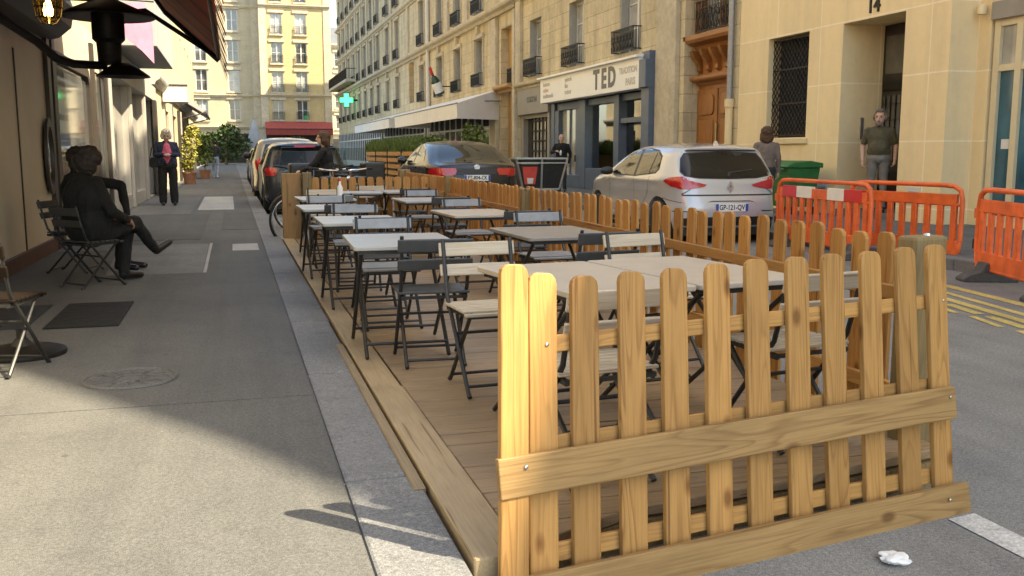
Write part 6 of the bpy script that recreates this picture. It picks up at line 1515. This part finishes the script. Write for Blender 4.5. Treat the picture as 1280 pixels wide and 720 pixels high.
m = MB(); m.add([fp(-.57,1.04),fp(-.10,1.04),fp(-.11,.985),fp(-.56,.985)],[(0,1,2,3)]); m.build('text_strip', FAC['faint'], t)
for x, y in ((-.62,.3),(.62,.3)):
    m = MB(); m.tube([(x,y+.25*math.cos(a*PI/14),.26+.25*math.sin(a*PI/14)) for a in range(28)], .025, 8, closed=True); m.build('wheel', MT['rubber'], t, smooth=True)
m = MB(); m.tube([(0,.4,.5),(0,1.2,.45),(0,1.5,.95)], .025, 8); m.tube([(-.35,.55,1.08),(.35,.55,1.08)], .016, 8); m.build('bike_frame', MT['iron'], t, smooth=True)
m = MB(); m.tube([(0,1.5+.3*math.cos(a*PI/14),.32+.3*math.sin(a*PI/14)) for a in range(28)], .02, 8, closed=True); m.build('wheel', MT['rubber'], t, smooth=True)
m = MB(); m.prism([(-.1,1.35),(.1,1.35),(.05,1.6),(-.05,1.6)], .95, 1.0, 'z'); m.build('saddle', MT['shoe'], t, bevel=.015)

# ---------------------------------------------------------------- orange barriers
def barrier(label, a, b, band, hh=.92):
    a = Vector((*a,0)); b = Vector((*b,0)); L = (b-a).length; rz = math.atan2(b.y-a.y, b.x-a.x)
    t = thing('plastic_barrier', label, 'barrier', a, rz, 'orange plastic barriers on the road')
    m = MB(); th = .022; z0, z1 = .12, hh
    # outer hoop with rounded shoulders
    hoop = [(.03,z0+.16),(.03,z1-.17),(.06,z1-.06),(.15,z1-.01),(.30,z1),(L-.30,z1),(L-.15,z1-.01),(L-.06,z1-.06),(L-.03,z1-.17),(L-.03,z0+.16)]
    m.tube([(x,0,z) for x, z in hoop], .030, 10)
    body = MB(); body.tube([(x,0,z) for x, z in hoop], .028, 10)
    n = int(L/.21)
    for k in range(n+1):
        x = .14+(L-.28)*k/n; body.cbox((x,0,(z0+z1)/2-.02),(.082,.042,z1-z0-.16))
    body.box((.06,-.022,z0),(L-.06,.022,z0+.17)); body.box((.10,-.024,z1-.23),(L-.10,.024,z1-.10)); body.tube([(.06,0,z1-.22),(L-.06,0,z1-.22)],.020,8)
    body.tube([(.03,0,z0+.17),(.05,0,z0+.05),(.14,0,z0),(L-.14,0,z0),(L-.05,0,z0+.05),(L-.03,0,z0+.17)], .026, 8)
    body.build('panel', MT['orange'], t, smooth=True, bevel=.006)
    if band:
        cols = ['red','white',None,'white','red']; w_ = (L-.40)/5
        for i, c in enumerate(cols):
            if not c: continue
            q = MB(); q.box((.20+w_*i,-.030,z1-.225),(.20+w_*(i+1),.030,z1-.075)); q.build('reflective_band', MT[c], t, bevel=.003)
    for x in (.32, L-.32):
        q = MB(); q.prism([(-.27,.0),(.27,.0),(.27,.03),(.20,.075),(.09,.11),(.055,.19),(-.055,.19),(-.09,.11),(-.20,.075),(-.27,.03)], -.11, .11, 'x', T(x,0,0)); q.build('rubber_foot', MT['rubberfoot'], t, bevel=.012, seg=2)
    for z in (.30, .62):
        q = MB(); q.tube([(-.005,0,z),(-.005,0,z+.10)], .034, 8); q.build('hinge_collar', MT['orange'] if z > .5 else MT['rubber'], t)
    return t
barrier('orange plastic barrier with a red and white reflective band', (7.42,12.1), (7.22,9.7), True)
barrier('plain orange plastic barrier standing behind the banded one', (7.75,10.9), (7.95,9.05), False)
barrier('orange plastic barrier at the right edge on a rubber foot', (7.42,8.25), (6.72,6.30), False)
# green wheelie bin
t = thing('wheelie_bin', 'large green wheeled rubbish bin against the cream wall', 'bin', (10.35,16.45,.13), R(-90))
t.scale = (.88,)*3
m = MB(); m.add([(-.50,-.30,.16),(.50,-.30,.16),(.50,.28,.16),(-.50,.28,.16),(-.60,-.42,1.0),(.60,-.42,1.0),(.60,.36,1.0),(-.60,.36,1.0)], FC); m.build('tub', MT['green'], t, bevel=.03, seg=3)
m = MB(); m.prism([(-.47,1.0),(-.47,1.05),(-.3,1.12),(.1,1.15),(.40,1.10),(.40,1.0)], -.64, .64, 'x'); m.build('lid', MT['green'], t, bevel=.02, seg=2)
m = MB()
for x in (-.46,.46):
    for y in (-.25,.25): m.lathe([(.05,-.025),(.085,-.025),(.085,.025),(.05,.025)], 14, T(x,y,.085) @ RY(R(90))); m.box((x-.03,y-.03,.10),(x+.03,y+.03,.17))
m.pieces('castor', MT['rubber'], t)
m = MB(); m.tube([(-.5,-.47,.97),(.5,-.47,.97)], .02, 8); m.tube([(-.64,-.3,.97),(-.64,.2,.97)], .02, 8); m.build('handle', MT['green'], t, smooth=True)

# ---------------------------------------------------------------- plants
LV = dict(dark=LEAF('dark green leaves', (.055,.085,.022)), mid=LEAF('mid green leaves', (.10,.14,.030)), yel=LEAF('yellow green leaves', (.24,.23,.045)))
def leaves(mb, c, r, n, size, rr, flat=.6):
    for _ in range(n):
        while True:
            p = Vector((rr.uniform(-1,1), rr.uniform(-1,1), rr.uniform(-1,1)))
            if .25 < p.length < 1: break
        p = Vector(c)+Vector((p.x*r[0],p.y*r[1],p.z*r[2])); s = size*rr.uniform(.6,1.4)
        e = Euler((rr.uniform(-1.1,1.1), rr.uniform(-1.1,1.1), rr.uniform(0,6.28))).to_matrix()
        q = [p+e @ Vector(v)*s for v in ((0,-.55,0),(.28,0,.05),(0,.6,0),(-.28,0,.05))]
        mb.add(q, [(0,1,2,3)])
def bush(label, name, loc, clumps, mat, leaf, n, pot=None, seed=1, cat='plant', stem=None, group=None):
    t = thing(name, label, cat, loc, 0, group); rr = random.Random(seed); m = MB()
    for c, r in clumps: leaves(m, c, r, n, leaf, rr)
    m.build('foliage', mat, t, recalc=False)
    m = MB()
    for c, r in clumps: m.tube([(c[0]*.2,c[1]*.2,(stem or .0)),(c[0]*.6,c[1]*.6,c[2]*.6),(c[0],c[1],c[2])], [.03,.02,.008], 6)
    m.build('stems', MT['post'], t)
    if pot:
        m = MB(); m.lathe([(pot[0]*.75,0),(pot[0],pot[1]),(pot[0]*1.06,pot[1]),(pot[0]*1.06,pot[1]*.88),(pot[0]*.9,pot[1]*.9),(0,pot[1]*.9)], 18); m.build('pot', M_('terracotta', (.28,.13,.07), .85, 0, .2, 6), t, smooth=True)
    return t
bush('tall yellow green potted plant beside the sunlit shopfronts', 'potted_plant', (-1.55,38,.13), [((0,0,1.1),(.32,.4,.45)),((.1,.1,1.6),(.38,.45,.4)),((-.05,0,.75),(.25,.25,.3)),((.15,.2,1.95),(.28,.3,.25))], LV['yel'], .12, 260, (.26,.45), 2)
bush('low potted plant standing behind the taller yellow green one', 'potted_plant', (-1.2,46,.13), [((0,0,1.0),(.4,.5,.5)),((0,.1,1.6),(.35,.4,.4))], LV['mid'], .15, 220, (.25,.4), 3)
# street trees and hedge at the far end
def tree(label, loc, h, cl, seed, mat):
    t = thing('street_tree', label, 'tree', loc, 0, 'small trees at the end of the street'); rr = random.Random(seed)
    m = MB(); m.tube([(0,0,0),(.05,0,h*.3),(0,.05,h*.55)], [.16,.12,.09], 8)
    for c, r in cl: m.tube([(0,.02,h*.4),(c[0]*.5,c[1]*.5,(h*.45+c[2])*.5),c], [.08,.05,.02], 6)
    m.build('trunk', MT['post'], t, smooth=True)
    m = MB()
    for c, r in cl: leaves(m, c, r, 330, .34, rr)
    m.build('crown', mat, t, recalc=False); return t
tree('dark bushy tree at the end of the street left of the grey parasol', (-.6,98,0), 4, [((0,0,2.6),(1.6,1.3,1.0)),((1.3,.4,2.2),(1.2,1.2,1.0)),((-1.3,.3,2.4),(1.2,1.2,.9)),((.4,0,3.4),(1.1,1.0,.7)),((0,0,1.2),(1.8,1.2,.8))], 4, LV['dark'])
tree('dark bushy tree at the end of the street against the pale building', (-3.2,99,0), 4, [((0,0,2.4),(1.3,1.3,1.0)),((1.0,.2,2.0),(1.0,1,1.0)),((-.9,.3,2.6),(1.0,1,.8)),((0,0,1.2),(1.4,1.2,.8))], 5, LV['mid'])
tree('green bush below the far red awning', (6.5,104,0), 3, [((-1.5,0,1.6),(1.6,1,1.0)),((1.2,0,1.5),(1.6,1,.9)),((0,.3,2.3),(1.4,1,.7)),((3.2,.2,1.4),(1.3,1,.9))], 6, LV['dark'])
# the other cafe terrace across the road: plank screens and planters
t = thing('plank_terrace_screen', 'horizontal plank screen of the other cafe terrace with metal posts', 'screen', (5.9,0,0))
m = MB(); rr = random.Random(8)
for z in (.22,.46,.70,.94,1.18): m.box((-.03,31.5,z),(.0,44.5,z+.15))
for z in (.22,.46,.70,.94,1.18): m.box((0,31.45,z),(1.9,31.48,z+.15))
m.build('planks', MT['pine_sidey'], t, bevel=.004)
for y in (31.5,34.7,38,41.2,44.4):
    m = MB(); m.box((-.06,y-.03,0),(-.03,y+.03,1.45)); m.build('post', MT['iron'], t)
for i, (y, n_, s_) in enumerate(((32.6,420,.13),(35.4,420,.13),(38.2,400,.15),(41,380,.15),(43.6,380,.15))):
    lab = ['planter of grassy greenery nearest on the plank screen','second planter of greenery along the plank screen','middle planter of greenery along the plank screen','fourth planter of greenery along the plank screen','farthest planter of greenery along the plank screen'][i]
    tt = thing('planter', lab, 'planter', (6.25,y,0), 0, 'planters along the other cafe terrace'); rr = random.Random(20+i)
    m = MB(); m.box((-.22,-1.25,.0),(.22,1.25,1.25)); m.build('trough', MT['post'], tt, bevel=.01)
    m = MB()
    for _ in range(n_*2):
        x, yy = rr.uniform(-.3,.3), rr.uniform(-1.35,1.35); h_ = rr.uniform(.25,.75); a, b_ = rr.uniform(-.2,.2), rr.uniform(-.2,.2); w_ = .025
        m.add([(x-w_,yy,1.2),(x+w_,yy,1.2),(x+a,yy+b_,1.2+h_)],[(0,1,2)])
    for _ in range(3): leaves(m, (0,rr.uniform(-1,1),1.5), (.35,.5,.35), 120, s_, rr)
    m.build('foliage', LV['mid'], tt, recalc=False)
bush('rounded green shrub in front of the cafe awning posts', 'shrub', (9.4,38.3,.13), [((0,0,1.2),(.6,.6,.8)),((.1,.3,1.9),(.5,.5,.5)),((0,-.2,.7),(.6,.6,.5))], LV['mid'], .17, 260, (.35,.5), 9)
bush('dark shrub at the near end of the plank screen behind the black saloon car', 'shrub', (6.3,30.6,.0), [((0,0,.9),(.5,.5,.6)),((0,.1,1.5),(.5,.5,.4))], LV['mid'], .15, 240, (.35,.45), 10)
# red and white paper cups etc on tables
t = thing('bottle', 'small clear bottle on the fifth pavement table', 'bottle', (1.15,10.95,DK+.645))
m = MB(); m.lathe([(0,0),(.03,0),(.032,.01),(.032,.11),(.014,.15),(.013,.19),(0,.19)], 14); m.build('bottle_body', MT['white_cloth'], t, smooth=True)
m = MB(); m.lathe([(.016,.185),(.016,.21),(0,.21)], 12); m.build('cap', MT['red'], t)
